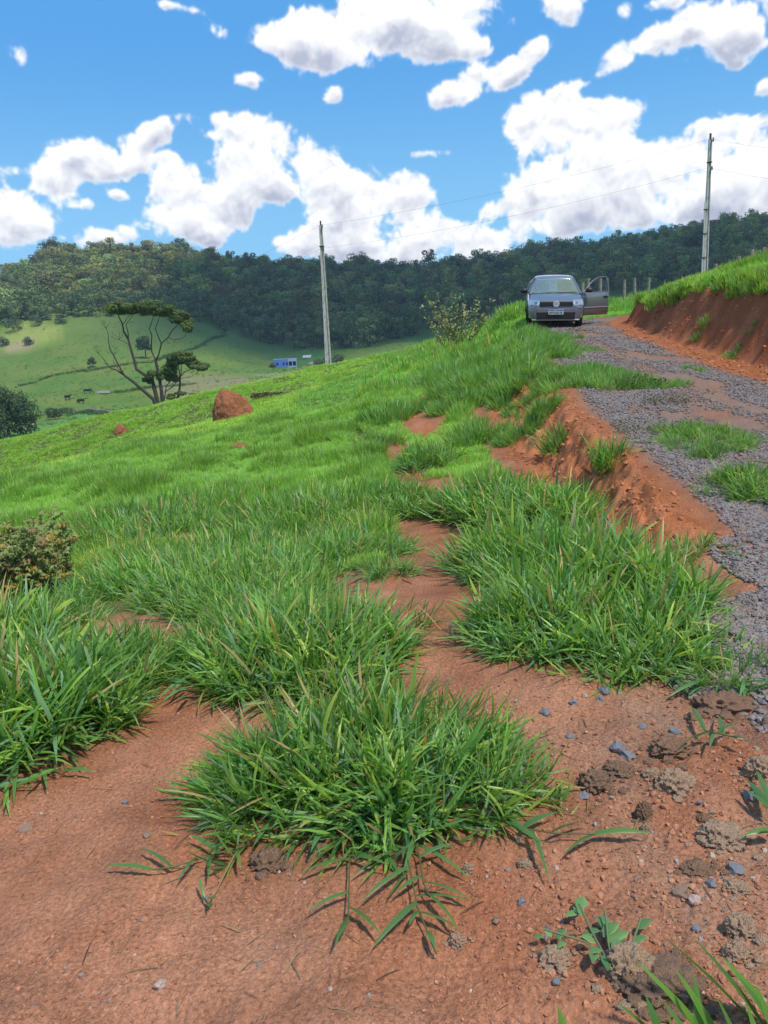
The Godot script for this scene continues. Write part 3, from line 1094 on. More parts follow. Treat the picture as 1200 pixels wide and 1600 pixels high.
func make_forest() -> void:
	for q in [[-60, 505], [0, 480], [60, 486], [130, 482], [200, 488], [260, 492], [330, 510], [400, 537], [450, 546], [520, 548], [580, 541], [650, 522], [720, 502], [800, 482], [1000, 455], [1260, 425]]:
		var p := ground_at(q[0], q[1], 70.0)
		edge_line.append([atan2(p.x, -p.z), clampf(Vector2(p.x, p.z).length(), 300.0, 372.0)])
	var dark := Color(0.095, 0.16, 0.065)
	var light := Color(0.31, 0.40, 0.13)
	var crowns := []
	var trunks := []
	for k in 7:
		var gray := 0.25 if k == 5 else 0.0
		crowns.append(crown(500 + k, [10.5, 12.0, 9.0, 13.5, 11.0, 12.5, 8.5][k], [4.3, 4.6, 4.0, 4.0, 5.2, 4.3, 3.8][k], [11, 12, 10, 12, 13, 11, 10][k], 900, 0.42, dark.lerp(Color(0.15, 0.15, 0.12), gray), light.lerp(Color(0.19, 0.185, 0.14), gray), 0.72, 0.12))
		trunks.append(trunk_mesh(520 + k, [10.5, 12.0, 9.0, 13.5, 11.0, 12.5, 8.5][k], 0.22, 5, 3.0))
	var protos := []
	rng.seed = 99
	var spots := []
	# where trees stand: a jittered grid over the hill
	var d := 300.0
	while d < 600.0:
		var step := 6.0 if d < 520.0 else 7.0
		var x := -0.60 * d
		while x < 0.60 * d:
			var px := x + rnd(-2.2, 2.2)
			var pd := d + rnd(-2.2, 2.2)
			var rho := Vector2(px, pd).length()
			var e := forest_edge(atan2(px, pd)) + 7.0 * n_big.get_noise_2d(px * 0.3, pd * 0.3)
			if rho > e and rng.randf() < 0.93:
				spots.append([rho - e, px, pd, rng.randi() % 7, rnd(0.66, 1.2) * (1.3 if rng.randf() < 0.07 else 1.0), rnd(0, TAU)])
			x += step
		d += step
	spots.sort_custom(func(a, b): return a[0] < b[0])
	var rest := []
	var tints := []
	for k in 7:
		rest.append([])
		tints.append([])
	var made := 0
	for s in spots:
		var at := spot(s[1], s[2])
		var q := to_px(at)
		if made < 150 and s[0] < 22.0 and q.x > 5 and q.x < 690 and q.y > 400:
			var o: Node3D
			if protos.size() <= s[3] or protos[s[3]] == null:
				while protos.size() < 7:
					protos.append(null)
				o = plain_tree("forest_tree", "", at, trunks[s[3]], crowns[s[3]], "trees along the lower edge of the forest")
				protos[s[3]] = o
			else:
				o = protos[s[3]].duplicate()
				o.name = numbered("forest_tree")
				add_child(o, true)
				o.position = at
			var part := "above the left clearing" if q.x < 130 else "straight behind the umbrella tree" if q.x < 310 else "left of the blue house" if q.x < 430 else "above the blue house" if q.x < 500 else "behind the left pole" if q.x < 560 else "right of the left pole" if q.x < 630 else "above the crest by the weed shrub"
			o.set_meta("label", ["rounded dark tree", "big broad dark tree", "small dark tree", "tall narrow dark tree", "wide spreading dark tree", "greyish tall tree", "short bushy dark tree"][s[3]] + (" at the forest edge, " if s[0] < 8.0 else " inside the forest edge, ") + part)
			o.rotation.y = s[5]
			o.scale = Vector3.ONE * s[4]
			made += 1
			continue
		var tone := rnd(0.55, 1.5) * (1.0 + 0.25 * n_big.get_noise_2d(s[1] * 0.4, s[2] * 0.4))
		rest[s[3]].append(Transform3D(Basis(Vector3.UP, s[5]).scaled_local(Vector3(s[4], s[4] * rnd(0.9, 1.12), s[4])), at))
		tints[s[3]].append(Color(tone * rnd(1.0, 1.6), tone * 1.1, tone * rnd(0.75, 1.05)))
	var root := Node3D.new()
	root.name = numbered("forest")
	add_child(root, true)
	tag(root, "dense forest covering the hills behind the pasture", "", "", "stuff")
	for k in 7:
		swarm("crowns", crowns[k], M.foliage, rest[k], tints[k], root)
		swarm("trunks", trunks[k], M.bark, rest[k], [], root)


func branch(b: Build, pts: Array, r0: float, r1: float, depth: Array, cut := 0.0) -> void:
	# a limb through points given in centimetres from the tree's foot (right, down)
	var p := []
	var r := []
	for k in pts.size():
		var t := float(k) / (pts.size() - 1)
		p.append(Vector3((pts[k][0] - 575.0) * 0.01, (1190.0 - pts[k][1]) * 0.01, lerpf(depth[0], depth[1], t)))
		r.append(lerpf(r0, r1, t))
	b.tube(p, r, 7)


func twigs(b: Build, at: Vector3, dir: Vector3, long: float, r: float, left: int) -> void:
	var e := at + dir * long
	b.tube([at, at.lerp(e, 0.5) + Vector3(rnd(-0.08, 0.08), rnd(-0.02, 0.1), rnd(-0.08, 0.08)) * long, e], [r, r * 0.75, r * 0.5], 4)
	if left > 0:
		for k in rng.randi_range(2, 3):
			twigs(b, e, (dir + Vector3(rnd(-0.8, 0.8), rnd(-0.1, 0.7), rnd(-0.8, 0.8))).normalized(), long * rnd(0.55, 0.8), r * 0.55, left - 1)


func make_big_tree() -> void:
	var p := at_depth(251, 640, 80.0)
	var base := spot(p.x, 80.0)
	var o := thing("umbrella_tree", "tall spreading tree with several bare limbs and flat leafy tops beyond the red mound", "tree", Vector3(p.x, p.y, -80.0))
	var b := Build.new()
	rng.seed = 31
	var low := (base.y - p.y) * 100.0
	var foot := 1190.0 - low + 40.0
	branch(b, [[560, foot], [545, 1180], [520, 1080], [430, 985], [340, 890], [270, 830]], 0.24, 0.12, [0.0, 0.8])
	branch(b, [[575, foot], [562, 1180], [538, 1020], [515, 880], [430, 820], [365, 770], [350, 680], [325, 560], [310, 470], [270, 390], [262, 310], [235, 250], [225, 190]], 0.24, 0.04, [0.1, -0.6])
	branch(b, [[590, foot], [602, 1180], [605, 1000], [595, 850], [580, 690]], 0.25, 0.13, [0.0, 0.2])
	branch(b, [[650, foot], [680, 1160], [780, 1060], [810, 950], [825, 860]], 0.15, 0.09, [-0.1, 0.7])
	put("trunk", b.mesh(), M.bark, o)
	var limbs := [
		[[[270, 830], [215, 700], [190, 620], [165, 570], [165, 500], [175, 420], [165, 360]], 0.085, 0.02, [0.8, 1.6]],
		[[[270, 830], [190, 770], [120, 745], [80, 690], [50, 640], [10, 600]], 0.08, 0.02, [0.8, 0.2]],
		[[[240, 800], [150, 690], [140, 620]], 0.05, 0.015, [0.7, -0.4]],
		[[[310, 470], [320, 400], [315, 330], [345, 300], [400, 250]], 0.06, 0.02, [-0.4, 0.5]],
		[[[325, 530], [265, 485], [240, 470]], 0.04, 0.015, [-0.3, 0.4]],
		[[[262, 330], [290, 280], [330, 220]], 0.04, 0.02, [-0.5, -1.2]],
		[[[580, 690], [545, 600], [545, 520], [555, 440], [530, 380], [560, 300], [590, 230]], 0.085, 0.025, [0.2, -0.8]],
		[[[580, 690], [620, 640], [665, 530], [640, 440], [630, 380], [660, 330], [690, 270]], 0.085, 0.025, [0.2, 1.2]],
		[[[665, 530], [740, 470], [790, 400], [850, 350], [880, 300], [920, 260]], 0.065, 0.02, [0.7, 0.2]],
		[[[740, 470], [800, 495], [880, 490], [920, 470], [945, 400]], 0.04, 0.015, [0.6, 1.1]],
		[[[825, 860], [810, 760], [800, 690]], 0.07, 0.03, [0.7, 0.2]],
		[[[825, 860], [880, 820], [960, 790], [1040, 775]], 0.055, 0.02, [0.7, 1.3]],
		[[[835, 845], [860, 750], [870, 680]], 0.05, 0.02, [0.7, 1.4]],
		[[[825, 880], [900, 875], [990, 835]], 0.03, 0.01, [0.6, -0.2]],
		[[[620, 1120], [655, 950], [700, 900], [760, 830]], 0.07, 0.03, [0.2, -0.7]],
		[[[520, 900], [510, 830], [550, 800]], 0.05, 0.02, [0.0, 0.5]],
		[[[530, 1000], [480, 920], [440, 900]], 0.03, 0.015, [0.0, -0.4]],
		[[[640, 1010], [720, 970], [800, 900]], 0.06, 0.03, [0.1, 0.6]]]
	for l in limbs:
		var q := Build.new()
		branch(q, l[0], l[1], l[2], l[3])
		var e: Array = l[0][-1]
		if e[0] < 300 and e[1] > 300:
			for k in 4:
				twigs(q, Vector3((e[0] - 575) * 0.01, (1190 - e[1]) * 0.01, l[3][1]), Vector3(rnd(-0.9, 0.7), rnd(0.1, 1.0), rnd(-0.6, 0.6)).normalized(), 0.45, 0.02, 2)
		else:
			for k in 3:
				twigs(q, Vector3((e[0] - 575) * 0.01, (1190 - e[1]) * 0.01, l[3][1]), Vector3(rnd(-0.9, 0.9), rnd(0.2, 0.8), rnd(-0.8, 0.8)).normalized(), 0.4, 0.02, 1)
		put("limb", q.mesh(), M.bark, o)
	var a := Color(0.055, 0.095, 0.030)
	var z := Color(0.19, 0.26, 0.07)
	for f in [[260, 150, 105, 42, 0.0], [215, 165, 60, 34, -0.6], [390, 170, 75, 36, 0.4], [330, 190, 80, 30, -0.9], [590, 165, 105, 42, 0.0], [520, 190, 60, 34, -0.8], [720, 200, 90, 42, 0.9], [650, 215, 70, 36, -0.5], [850, 265, 90, 46, 0.3], [900, 310, 70, 46, 0.2], [945, 385, 50, 40, 1.0],
		[840, 665, 110, 42, 0.6], [920, 705, 85, 42, 1.0], [760, 690, 60, 40, 0.1], [1030, 775, 66, 28, 1.2], [960, 740, 60, 34, 0.8], [720, 790, 85, 66, -0.4], [690, 860, 60, 50, -0.6], [560, 840, 56, 40, 0.4], [455, 890, 50, 36, -0.4], [690, 1060, 50, 24, 0.4], [800, 1030, 44, 18, 0.6]]:
		var q := Build.new()
		var lobes := 7
		for k in lobes:
			foliage(q, Vector3((f[0] - 575 + rnd(-0.95, 0.95) * f[2]) * 0.01, (1190 - f[1] + rnd(-0.75, 0.75) * f[3]) * 0.01, f[4] + rnd(-0.5, 0.5) * f[2] * 0.01), Vector3(f[2] * 1.1, f[3] * 1.15, f[2]) * 0.0085 * rnd(0.45, 1.05), int(f[2] * 3.6), 0.105, a, z)
		put("leafy_top", q.mesh(), M.foliage, o)


func make_valley_trees() -> void:
	var a := Color(0.040, 0.075, 0.032)
	var z := Color(0.095, 0.145, 0.055)
	# the dark round tree at the left
	var p := at_depth(12, 670, 128.0)
	p = spot(p.x, 128.0)
	plain_tree("dark_tree", "big dark round tree at the left end of the valley", p + Vector3(0, -0.5, 0), trunk_mesh(61, 10.0, 0.3, 6, 3.0), crown(62, 11.5, 5.6, 18, 6500, 0.24, a, z, 0.85, 0.2))
	p = at_depth(-30, 690, 118.0)
	p = spot(p.x, 118.0)
	plain_tree("dark_tree", "dark tree partly cut off by the edge of the photograph, beside the round tree", p, trunk_mesh(63, 7.0, 0.25, 5, 3.0), crown(64, 8.4, 4.4, 12, 3200, 0.24, a, z, 0.8, 0.2))
	# a small tree alone in the pasture
	p = ground_at(228, 560, 90.0)
	plain_tree("pasture_tree", "small round tree standing alone in the pasture, seen through the umbrella tree", p, trunk_mesh(65, 8.0, 0.22, 5, 1.6), crown(66, 9.5, 3.3, 9, 1500, 0.36, Color(0.035, 0.075, 0.035), Color(0.075, 0.125, 0.055), 0.95))
	for q in [[105, 692, 74.0, 3.0, 1.5, "dark leafy bush between the near slope and the valley meadow", 1400], [128, 690, 77.0, 1.6, 0.9, "lower right neighbour of the dark leafy bush by the valley meadow", 600]]:
		p = at_depth(q[0], q[1], q[2])
		p = spot(p.x, q[2])
		plain_tree("bush", q[5], p + Vector3(0, -0.3, 0), trunk_mesh(int(q[0]), q[3] * 0.7, 0.07, 4, q[4] * 0.6), crown(int(q[0]) + 1, q[3], q[4], 9, q[6], 0.14, a, z, 0.9), "", "bush")
	var scrub := [[10, 700, 82.0, 2.8, 1.9, "grey green scrub bush low at the left edge, beneath the round tree"], [40, 702, 86.0, 2.6, 1.7, "grey green scrub bush in front of the valley meadow, second from the left edge"], [86, 652, 168.0, 3.6, 1.9, "greyish bush on the hedge line right of the round tree"], [205, 660, 105.0, 2.4, 1.8, "scrub bush below the left limbs of the umbrella tree"], [190, 662, 110.0, 2.2, 1.5, "pale scrub bush left of the umbrella tree's foot"], [222, 655, 104.0, 2.0, 1.5, "scrub bush touching the umbrella tree's foot"],
		[515, 566, 285.0, 4.5, 3.4, "dark bush right of the pale shed, behind the left pole"], [500, 570, 280.0, 3.0, 2.6, "low dark bush between the blue house and the left pole"], [530, 560, 286.0, 4.0, 3.0, "dark bush just right of the left pole's foot"], [425, 560, 300.0, 2.5, 1.8, "small bush at the left corner of the blue house"],
		[22, 520, 330.0, 6.0, 4.5, "round bush at the top of the left clearing under the forest"], [8, 545, 318.0, 5.0, 3.6, "dark bush at the left end of the sunlit clearing"], [60, 515, 335.0, 4.5, 3.0, "bush at the upper edge of the sunlit clearing, next to a pale scar"], [45, 540, 316.0, 4.0, 2.6, "shrub halfway down the sunlit clearing"], [95, 505, 338.0, 4.0, 3.0, "shrub at the right end of the sunlit clearing"], [145, 574, 262.0, 4.5, 1.8, "thin grey young tree on the upper pasture hedge"]]
	for q in scrub:
		p = at_depth(q[0], q[1], q[2])
		p = spot(p.x, q[2])
		plain_tree("scrub_bush", q[5], p + Vector3(0, -0.4, 0), trunk_mesh(int(q[0]) + 7, q[3] * 0.7, 0.09, 4, q[4] * 0.6), crown(int(q[0]) + 900, q[3], q[4], 7, 520, 0.16 + q[3] * 0.03, Color(0.07, 0.105, 0.05), Color(0.15, 0.19, 0.09), 0.8), "", "bush")
	# bare tree in front of the forest
	var o := thing("bare_tree", "leafless pale tree in front of the forest edge, right of the umbrella tree", "tree", ground_at(351, 519, 90.0))
	var b := Build.new()
	rng.seed = 12
	b.tube([Vector3(0, -0.5, 0), Vector3(0.1, 3, 0), Vector3(0, 6, 0)], [0.25, 0.2, 0.14], 6)
	for k in 7:
		twigs(b, Vector3(0, rnd(3.0, 6.0), 0), Vector3(rnd(-1, 1), rnd(0.2, 1.0), rnd(-0.6, 0.6)).normalized(), 2.2, 0.11, 2)
	put("trunk", b.mesh(), M.bark, o)
	# the pale leafy shrub on the crest left of the car
	p = at_depth(712, 500, 26.5)
	p = spot(p.x, 26.5)
	o = thing("weed_shrub", "tall pale olive weed shrub on the crest left of the car", "shrub", p)
	b = Build.new()
	var st := Build.new()
	rng.seed = 8
	for k in 30:
		var dir := Vector3(rnd(-0.6, 0.75), 1.0, rnd(-0.5, 0.5)).normalized()
		var long := rnd(1.2, 2.3)
		var f := Vector3(rnd(-0.35, 0.45), 0, rnd(-0.3, 0.3))
		st.tube([f, f + dir * long * 0.5 + Vector3(rnd(-0.05, 0.05), 0, 0), f + dir * long], [0.012, 0.009, 0.005], 4, Color(0.17, 0.15, 0.09))
		for m in 34:
			var t := rnd(0.35, 1.02)
			var c := Color(0.22, 0.27, 0.10).lerp(Color(0.52, 0.50, 0.26), rng.randf())
			rhomb(b, f + dir * long * t + Vector3(rnd(-0.09, 0.09), rnd(-0.05, 0.06), rnd(-0.09, 0.09)), Vector3(rnd(-1, 1), rnd(0.1, 1), rnd(-1, 1)).normalized(), rnd(0.04, 0.075), c)
	put("stems", st.mesh(), M.foliage, o)
	put("leaves", b.mesh(), M.foliage, o)


func slab(size: Vector3, bevel := 0.01) -> ArrayMesh:
	# a box with chamfered edges
	var o := Build.new()
	var h := size * 0.5
	var pts := {}
	var i := h - Vector3.ONE * minf(bevel, minf(h.x, minf(h.y, h.z)) * 0.6)
	for ax in 3:
		for s in [-1.0, 1.0]:
			var n := Vector3.ZERO
			n[ax] = s
			var u := (ax + 1) % 3
			var w := (ax + 2) % 3
			var q := []
			for c in [[-1, -1], [1, -1], [1, 1], [-1, 1]]:
				var p := Vector3.ZERO
				p[ax] = s * h[ax]
				p[u] = c[0] * i[u]
				p[w] = c[1] * i[w]
				q.append(p)
			if s > 0:
				q.reverse()
			o.quad(q[0], q[1], q[2], q[3])
	for ax in 3:
		var u := (ax + 1) % 3
		var w := (ax + 2) % 3
		for su in [-1.0, 1.0]:
			for sw in [-1.0, 1.0]:
				var q := []
				for k in 4:
					var p := Vector3.ZERO
					p[ax] = i[ax] * (-1.0 if k == 0 or k == 3 else 1.0)
					p[u] = su * (h[u] if k < 2 else i[u])
					p[w] = sw * (i[w] if k < 2 else h[w])
					q.append(p)
				if su * sw > 0:
					q.reverse()
				o.quad(q[0], q[1], q[2], q[3])
	for sx in [-1.0, 1.0]:
		for sy in [-1.0, 1.0]:
			for sz in [-1.0, 1.0]:
				var a := Vector3(sx * h.x, sy * i.y, sz * i.z)
				var b := Vector3(sx * i.x, sy * h.y, sz * i.z)
				var c := Vector3(sx * i.x, sy * i.y, sz * h.z)
				if sx * sy * sz > 0:
					o.face(a, c, b)
				else:
					o.face(a, b, c)
	return o.mesh()


func loft(rings: Array, closed_ends := true) -> ArrayMesh:
	# a smooth skin through rings that all have the same number of points
	var st := SurfaceTool.new()
	st.begin(Mesh.PRIMITIVE_TRIANGLES)
	st.set_smooth_group(0)
	var n: int = rings[0].size()
	for r in rings:
		for p in r:
			st.add_vertex(p)
	for k in rings.size() - 1:
		for m in n:
			var a := k * n + m
			var b := k * n + (m + 1) % n
			for q in [a, a + n, b, b, a + n, b + n]:
				st.add_index(q)
	if closed_ends:
		for e in [0, rings.size() - 1]:
			var c := Vector3.ZERO
			for p in rings[e]:
				c += p / n
			var at: int = rings.size() * n + (0 if e == 0 else 1)
			st.add_vertex(c)
			for m in n:
				var a: int = e * n + m
				var b: int = e * n + (m + 1) % n
				for q in ([at, a, b] if e == 0 else [at, b, a]):
					st.add_index(q)
	st.generate_normals()
	return st.commit()


func body_ring(z: float, w: float, low: float, top: float, crown_ := 0.02) -> PackedVector3Array:
	var half := [[0.0, low], [w * 0.82, low], [w * 0.96, low + 0.07], [w, low + (top - low) * 0.45], [w * 0.985, low + (top - low) * 0.72], [w * 0.93, top - 0.045], [w * 0.84, top - 0.008], [w * 0.45, top + crown_ * 0.8], [0.0, top + crown_]]
	var r := PackedVector3Array()
	for q in half:
		r.append(Vector3(q[0], q[1], z))
	for k in range(half.size() - 2, 0, -1):
		r.append(Vector3(-half[k][0], half[k][1], z))
	return r


func strip(pts: Array, half: float, depth: float) -> ArrayMesh:
	# a flat bar that follows points
	var b := Build.new()
	for k in pts.size() - 1:
		var a: Vector3 = pts[k]
		var c: Vector3 = pts[k + 1]
		var x := (c - a).normalized()
		var zz := x.cross(Vector3(0, 0, 1))
		if zz.length() < 0.05:
			zz = Vector3.UP
		var y := zz.normalized()
		b.box(Vector3(-0.004, -half, -depth), Vector3((c - a).length() + 0.004, half, depth), Transform3D(Basis(x, y, x.cross(y)), a))
	return b.mesh()


func move(o: Node3D, at: Vector3, turn := Vector3.ZERO) -> Node3D:
	o.position = at
	o.rotation_degrees = turn
	return o


func word(text: String, size: float, thick: float) -> TextMesh:
	var t := TextMesh.new()
	var f := SystemFont.new()
	f.font_names = PackedStringArray(["Droid Sans"])
	f.font_weight = 700
	t.font = f
	t.text = text
	t.font_size = 64
	t.pixel_size = size / 64.0
	t.depth = thick
	return t


func make_car() -> void:
	var paint := mat("grey_paint", lin(0.215, 0.23, 0.265), 0.32, 0.5)
	paint.clearcoat_enabled = true
	paint.clearcoat = 0.8
	paint.clearcoat_roughness = 0.06
	mat("door_frame_paint", lin(0.12, 0.135, 0.17), 0.4, 0.2)
	var black := mat("black_plastic", lin(0.018, 0.018, 0.02), 0.5)
	var rubber := mat("rubber", lin(0.02, 0.02, 0.02), 0.9)
	var steel := mat("rim_metal", lin(0.42, 0.43, 0.45), 0.35, 0.8)
	var chrome := mat("chrome", lin(0.75, 0.76, 0.78), 0.15, 1.0)
	var trim := mat("silver_trim", lin(0.42, 0.44, 0.48), 0.35, 0.4)
	var white := mat("plate_white", lin(0.72, 0.74, 0.76), 0.5)
	var blue := mat("plate_blue", lin(0.015, 0.05, 0.32), 0.5)
	var cabin := mat("cabin_cloth", lin(0.03, 0.03, 0.033), 0.9)
	var glass := mat("car_glass", Color(0.75, 0.85, 0.82, 0.12), 0.03, 0.34)
	glass.transparency = BaseMaterial3D.TRANSPARENCY_ALPHA
	var lens := mat("lamp_lens", Color(0.9, 0.93, 0.97, 0.1), 0.04, 0.2)
	lens.transparency = BaseMaterial3D.TRANSPARENCY_ALPHA
	var ink := mat("plate_ink", lin(0.02, 0.02, 0.03), 0.6)
	var front := at_depth(868, 500, 22.9)
	var centre := spot(front.x + 0.32, 22.9 + 1.88)
	var o := thing("parked_car", "grey hatchback on the gravel road facing the viewer, its left front door open", "car", centre + Vector3(0, 0.01, 0))
	o.rotation_degrees = Vector3(5.2, -10.0, -2.3)
	# the shell, from tail to nose
	var rings := []
	for s in [[-1.93, 0.66, 0.34, 0.84], [-1.85, 0.77, 0.28, 0.95], [-1.5, 0.82, 0.24, 0.98], [-0.6, 0.83, 0.24, 0.97], [0.3, 0.83, 0.24, 0.965], [0.78, 0.825, 0.24, 0.965], [1.15, 0.815, 0.24, 0.925], [1.5, 0.80, 0.23, 0.86], [1.72, 0.78, 0.22, 0.80], [1.83, 0.74, 0.22, 0.745], [1.90, 0.68, 0.24, 0.65], [1.92, 0.60, 0.26, 0.60]]:
		rings.append(body_ring(s[0], s[1], s[2], s[3]))
	put("body", loft(rings), paint, o)
	# roof and pillars
	var roof := []
	for s in [[-1.35, 0.50, 1.36], [-1.2, 0.555, 1.405], [-0.6, 0.575, 1.445], [0.0, 0.56, 1.425], [0.22, 0.535, 1.39], [0.30, 0.50, 1.365]]:
		var r := PackedVector3Array()
		var w: float = s[1]
		for q in [[0.0, -0.05], [w * 0.9, -0.06], [w * 1.03, -0.075], [w * 1.0, -0.02], [w * 0.85, 0.005], [w * 0.4, 0.022], [0.0, 0.025]]:
			r.append(Vector3(q[0], s[2] + q[1], s[0]))
		for q in [[w * 0.4, 0.022], [w * 0.85, 0.005], [w * 1.0, -0.02], [w * 1.03, -0.075], [w * 0.9, -0.06]]:
			r.append(Vector3(-q[0], s[2] + q[1], s[0]))
		roof.append(r)
	put("roof", loft(roof), paint, o)
	for s in [-1.0, 1.0]:
		for q in [[[Vector3(s * 0.735, 0.93, 0.92), Vector3(s * 0.65, 1.16, 0.60), Vector3(s * 0.535, 1.36, 0.27)], [0.04, 0.034, 0.034]],
				[[Vector3(s * 0.765, 0.93, -0.28), Vector3(s * 0.66, 1.2, -0.32), Vector3(s * 0.57, 1.38, -0.36)], [0.04, 0.04, 0.036]],
				[[Vector3(s * 0.745, 0.93, -1.70), Vector3(s * 0.63, 1.2, -1.5), Vector3(s * 0.52, 1.36, -1.28)], [0.09, 0.09, 0.06]]]:
			var b := Build.new()
			b.tube(q[0], q[1], 8)
			put("pillar", b.mesh(), paint, o)
	# glass
	var g := Build.new()
	var a := [Vector3(-0.70, 0.965, 0.90), Vector3(0.70, 0.965, 0.90), Vector3(0.655, 1.13, 0.655), Vector3(-0.655, 1.13, 0.655), Vector3(0.525, 1.365, 0.28), Vector3(-0.525, 1.365, 0.28)]
	var cols := 8
	var rows := [[0.70, 0.965, 0.90], [0.665, 1.10, 0.70], [0.60, 1.25, 0.47], [0.525, 1.37, 0.285]]
	for r in rows.size():
		for k in cols + 1:
			var t := float(k) / cols * 2.0 - 1.0
			var v := Vector3(rows[r][0] * t, rows[r][1], rows[r][2] + 0.10 * (1.0 - t * t))
			g.point(v, Vector3(t * 0.35, 0.82, 0.55).normalized())
	for r in rows.size() - 1:
		for k in cols:
			var q := r * (cols + 1) + k
			g.tri(q, q + cols + 1, q + 1)
			g.tri(q + 1, q + cols + 1, q + cols + 2)
	put("windscreen", g.mesh(), glass, o)
	g = Build.new()
	g.quad(Vector3(0.70, 0.965, -1.72), Vector3(-0.70, 0.965, -1.72), Vector3(-0.50, 1.35, -1.34), Vector3(0.50, 1.35, -1.34))
	put("rear_window", g.mesh(), glass, o)
	for s in [-1.0, 1.0]:
		for w in [[-1.45, -0.33], [-0.25, 0.80]]:
			if s > 0 and w[0] > -1.0:
				continue
			g = Build.new()
			var q := [Vector3(s * 0.76, 0.96, w[0]), Vector3(s * 0.76, 0.96, w[1]), Vector3(s * 0.56, 1.35, minf(w[1], 0.25)), Vector3(s * 0.56, 1.35, w[0] + 0.12)]
			g.quad(q[0], q[1], q[2], q[3])
			put("side_window", g.mesh(), glass, o)
	# what can be seen inside
	move(put("dashboard", slab(Vector3(1.36, 0.14, 0.40), 0.05), cabin, o), Vector3(0, 0.955, 0.62))
	for s in [-0.36, 0.36]:
		var seat := put("seat", slab(Vector3(0.46, 0.62, 0.16), 0.05), cabin, o)
		move(seat, Vector3(s, 0.92, -0.45), Vector3(-12, 0, 0))
		move(put("headrest", slab(Vector3(0.26, 0.16, 0.10), 0.04), cabin, seat), Vector3(0, 0.40, 0))
	var wheel_ring := TorusMesh.new()
	wheel_ring.inner_radius = 0.16
	wheel_ring.outer_radius = 0.19
	wheel_ring.rings = 24
	wheel_ring.ring_segments = 8
	move(put("steering_wheel", wheel_ring, black, o), Vector3(0.36, 1.02, 0.28), Vector3(65, 0, 0))
	move(put("rear_mirror", slab(Vector3(0.22, 0.06, 0.03), 0.012), black, o), Vector3(0, 1.29, 0.36))
	# nose: grille, emblem, lamps, plate, air intakes
	move(put("grille", slab(Vector3(0.92, 0.155, 0.06), 0.02), black, o), Vector3(0, 0.685, 1.90))
	for k in 3:
		move(put("grille_bar", slab(Vector3(0.86, 0.012, 0.012), 0.003), black, o), Vector3(0, 0.64 + 0.035 * k, 1.926))
	var em := Node3D.new()
	em.name = "emblem"
	o.add_child(em, true)
	em.scale = Vector3.ONE * 1.12
	em.position = Vector3(0, 0.69, 1.95)
	var disc := CylinderMesh.new()
	disc.top_radius = 0.072
	disc.bottom_radius = 0.072
	disc.height = 0.016
	disc.radial_segments = 32
	move(put("disc", disc, mat("emblem_blue", lin(0.30, 0.36, 0.50), 0.3, 0.3), em), Vector3(0, 0, -0.004), Vector3(90, 0, 0))
	var ring := TorusMesh.new()
	ring.inner_radius = 0.066
	ring.outer_radius = 0.080
	ring.rings = 32
	ring.ring_segments = 8
	move(put("ring", ring, white, em), Vector3(0, 0, 0.004), Vector3(90, 0, 0))
	put("upper_letter", strip([Vector3(-0.030, 0.058, 0.008), Vector3(0, 0.004, 0.008), Vector3(0.030, 0.058, 0.008)], 0.009, 0.005), white, em)
	put("lower_letter", strip([Vector3(-0.056, 0.034, 0.008), Vector3(-0.026, -0.056, 0.008), Vector3(0, -0.006, 0.008), Vector3(0.026, -0.056, 0.008), Vector3(0.056, 0.034, 0.008)], 0.009, 0.005), white, em)
	var plate := put("number_plate", slab(Vector3(0.42, 0.135, 0.012), 0.004), white, o)
	move(plate, Vector3(0, 0.465, 1.955))
	move(put("plate_band", slab(Vector3(0.40, 0.028, 0.006), 0.001), blue, plate), Vector3(0, 0.048, 0.005))
	move(put("plate_characters", word("BPU6A18", 0.088, 0.004), ink, plate), Vector3(0, -0.017, 0.008))
	move(put("country_name", word("BRASIL", 0.024, 0.002), white, plate), Vector3(0, 0.048, 0.0095))
	move(put("lower_intake", slab(Vector3(1.10, 0.22, 0.06), 0.03), black, o), Vector3(0, 0.37, 1.905))
	move(put("front_lip", slab(Vector3(1.36, 0.03, 0.10), 0.012), trim, o), Vector3(0, 0.245, 1.87))
	move(put("bumper_strip", slab(Vector3(1.40, 0.03, 0.05), 0.012), paint, o), Vector3(0, 0.59, 1.895))
	for s in [-1.0, 1.0]:
		var lamp := put("headlight", slab(Vector3(0.30, 0.155, 0.16), 0.04), chrome, o)
		move(lamp, Vector3(s * 0.585, 0.705, 1.80), Vector3(-16, s * 27, s * 4))
		move(put("lens", slab(Vector3(0.31, 0.165, 0.03), 0.012), lens, lamp), Vector3(0, 0, 0.085))
		var bulb := SphereMesh.new()
		bulb.radius = 0.055
		bulb.height = 0.11
		bulb.radial_segments = 16
		bulb.rings = 8
		move(put("reflector", bulb, black, lamp), Vector3(-s * 0.05, 0, 0.045))
		move(put("fog_lamp_recess", slab(Vector3(0.24, 0.11, 0.08), 0.03), black, o), Vector3(s * 0.615, 0.40, 1.845), Vector3(0, s * 26, 0))
		put("fog_lamp_trim", strip([Vector3(s * 0.47, 0.33, 1.915), Vector3(s * 0.55, 0.345, 1.90), Vector3(s * 0.66, 0.335, 1.855), Vector3(s * 0.745, 0.35, 1.785)], 0.010, 0.012), trim, o)
		put("fog_lamp_slash", strip([Vector3(s * 0.56, 0.345, 1.91), Vector3(s * 0.46, 0.45, 1.925)], 0.012, 0.010), trim, o)
		move(put("wiper", slab(Vector3(0.62, 0.012, 0.02), 0.003), black, o), Vector3(s * 0.20 + 0.1, 0.985, 0.975), Vector3(0, 8, 2))
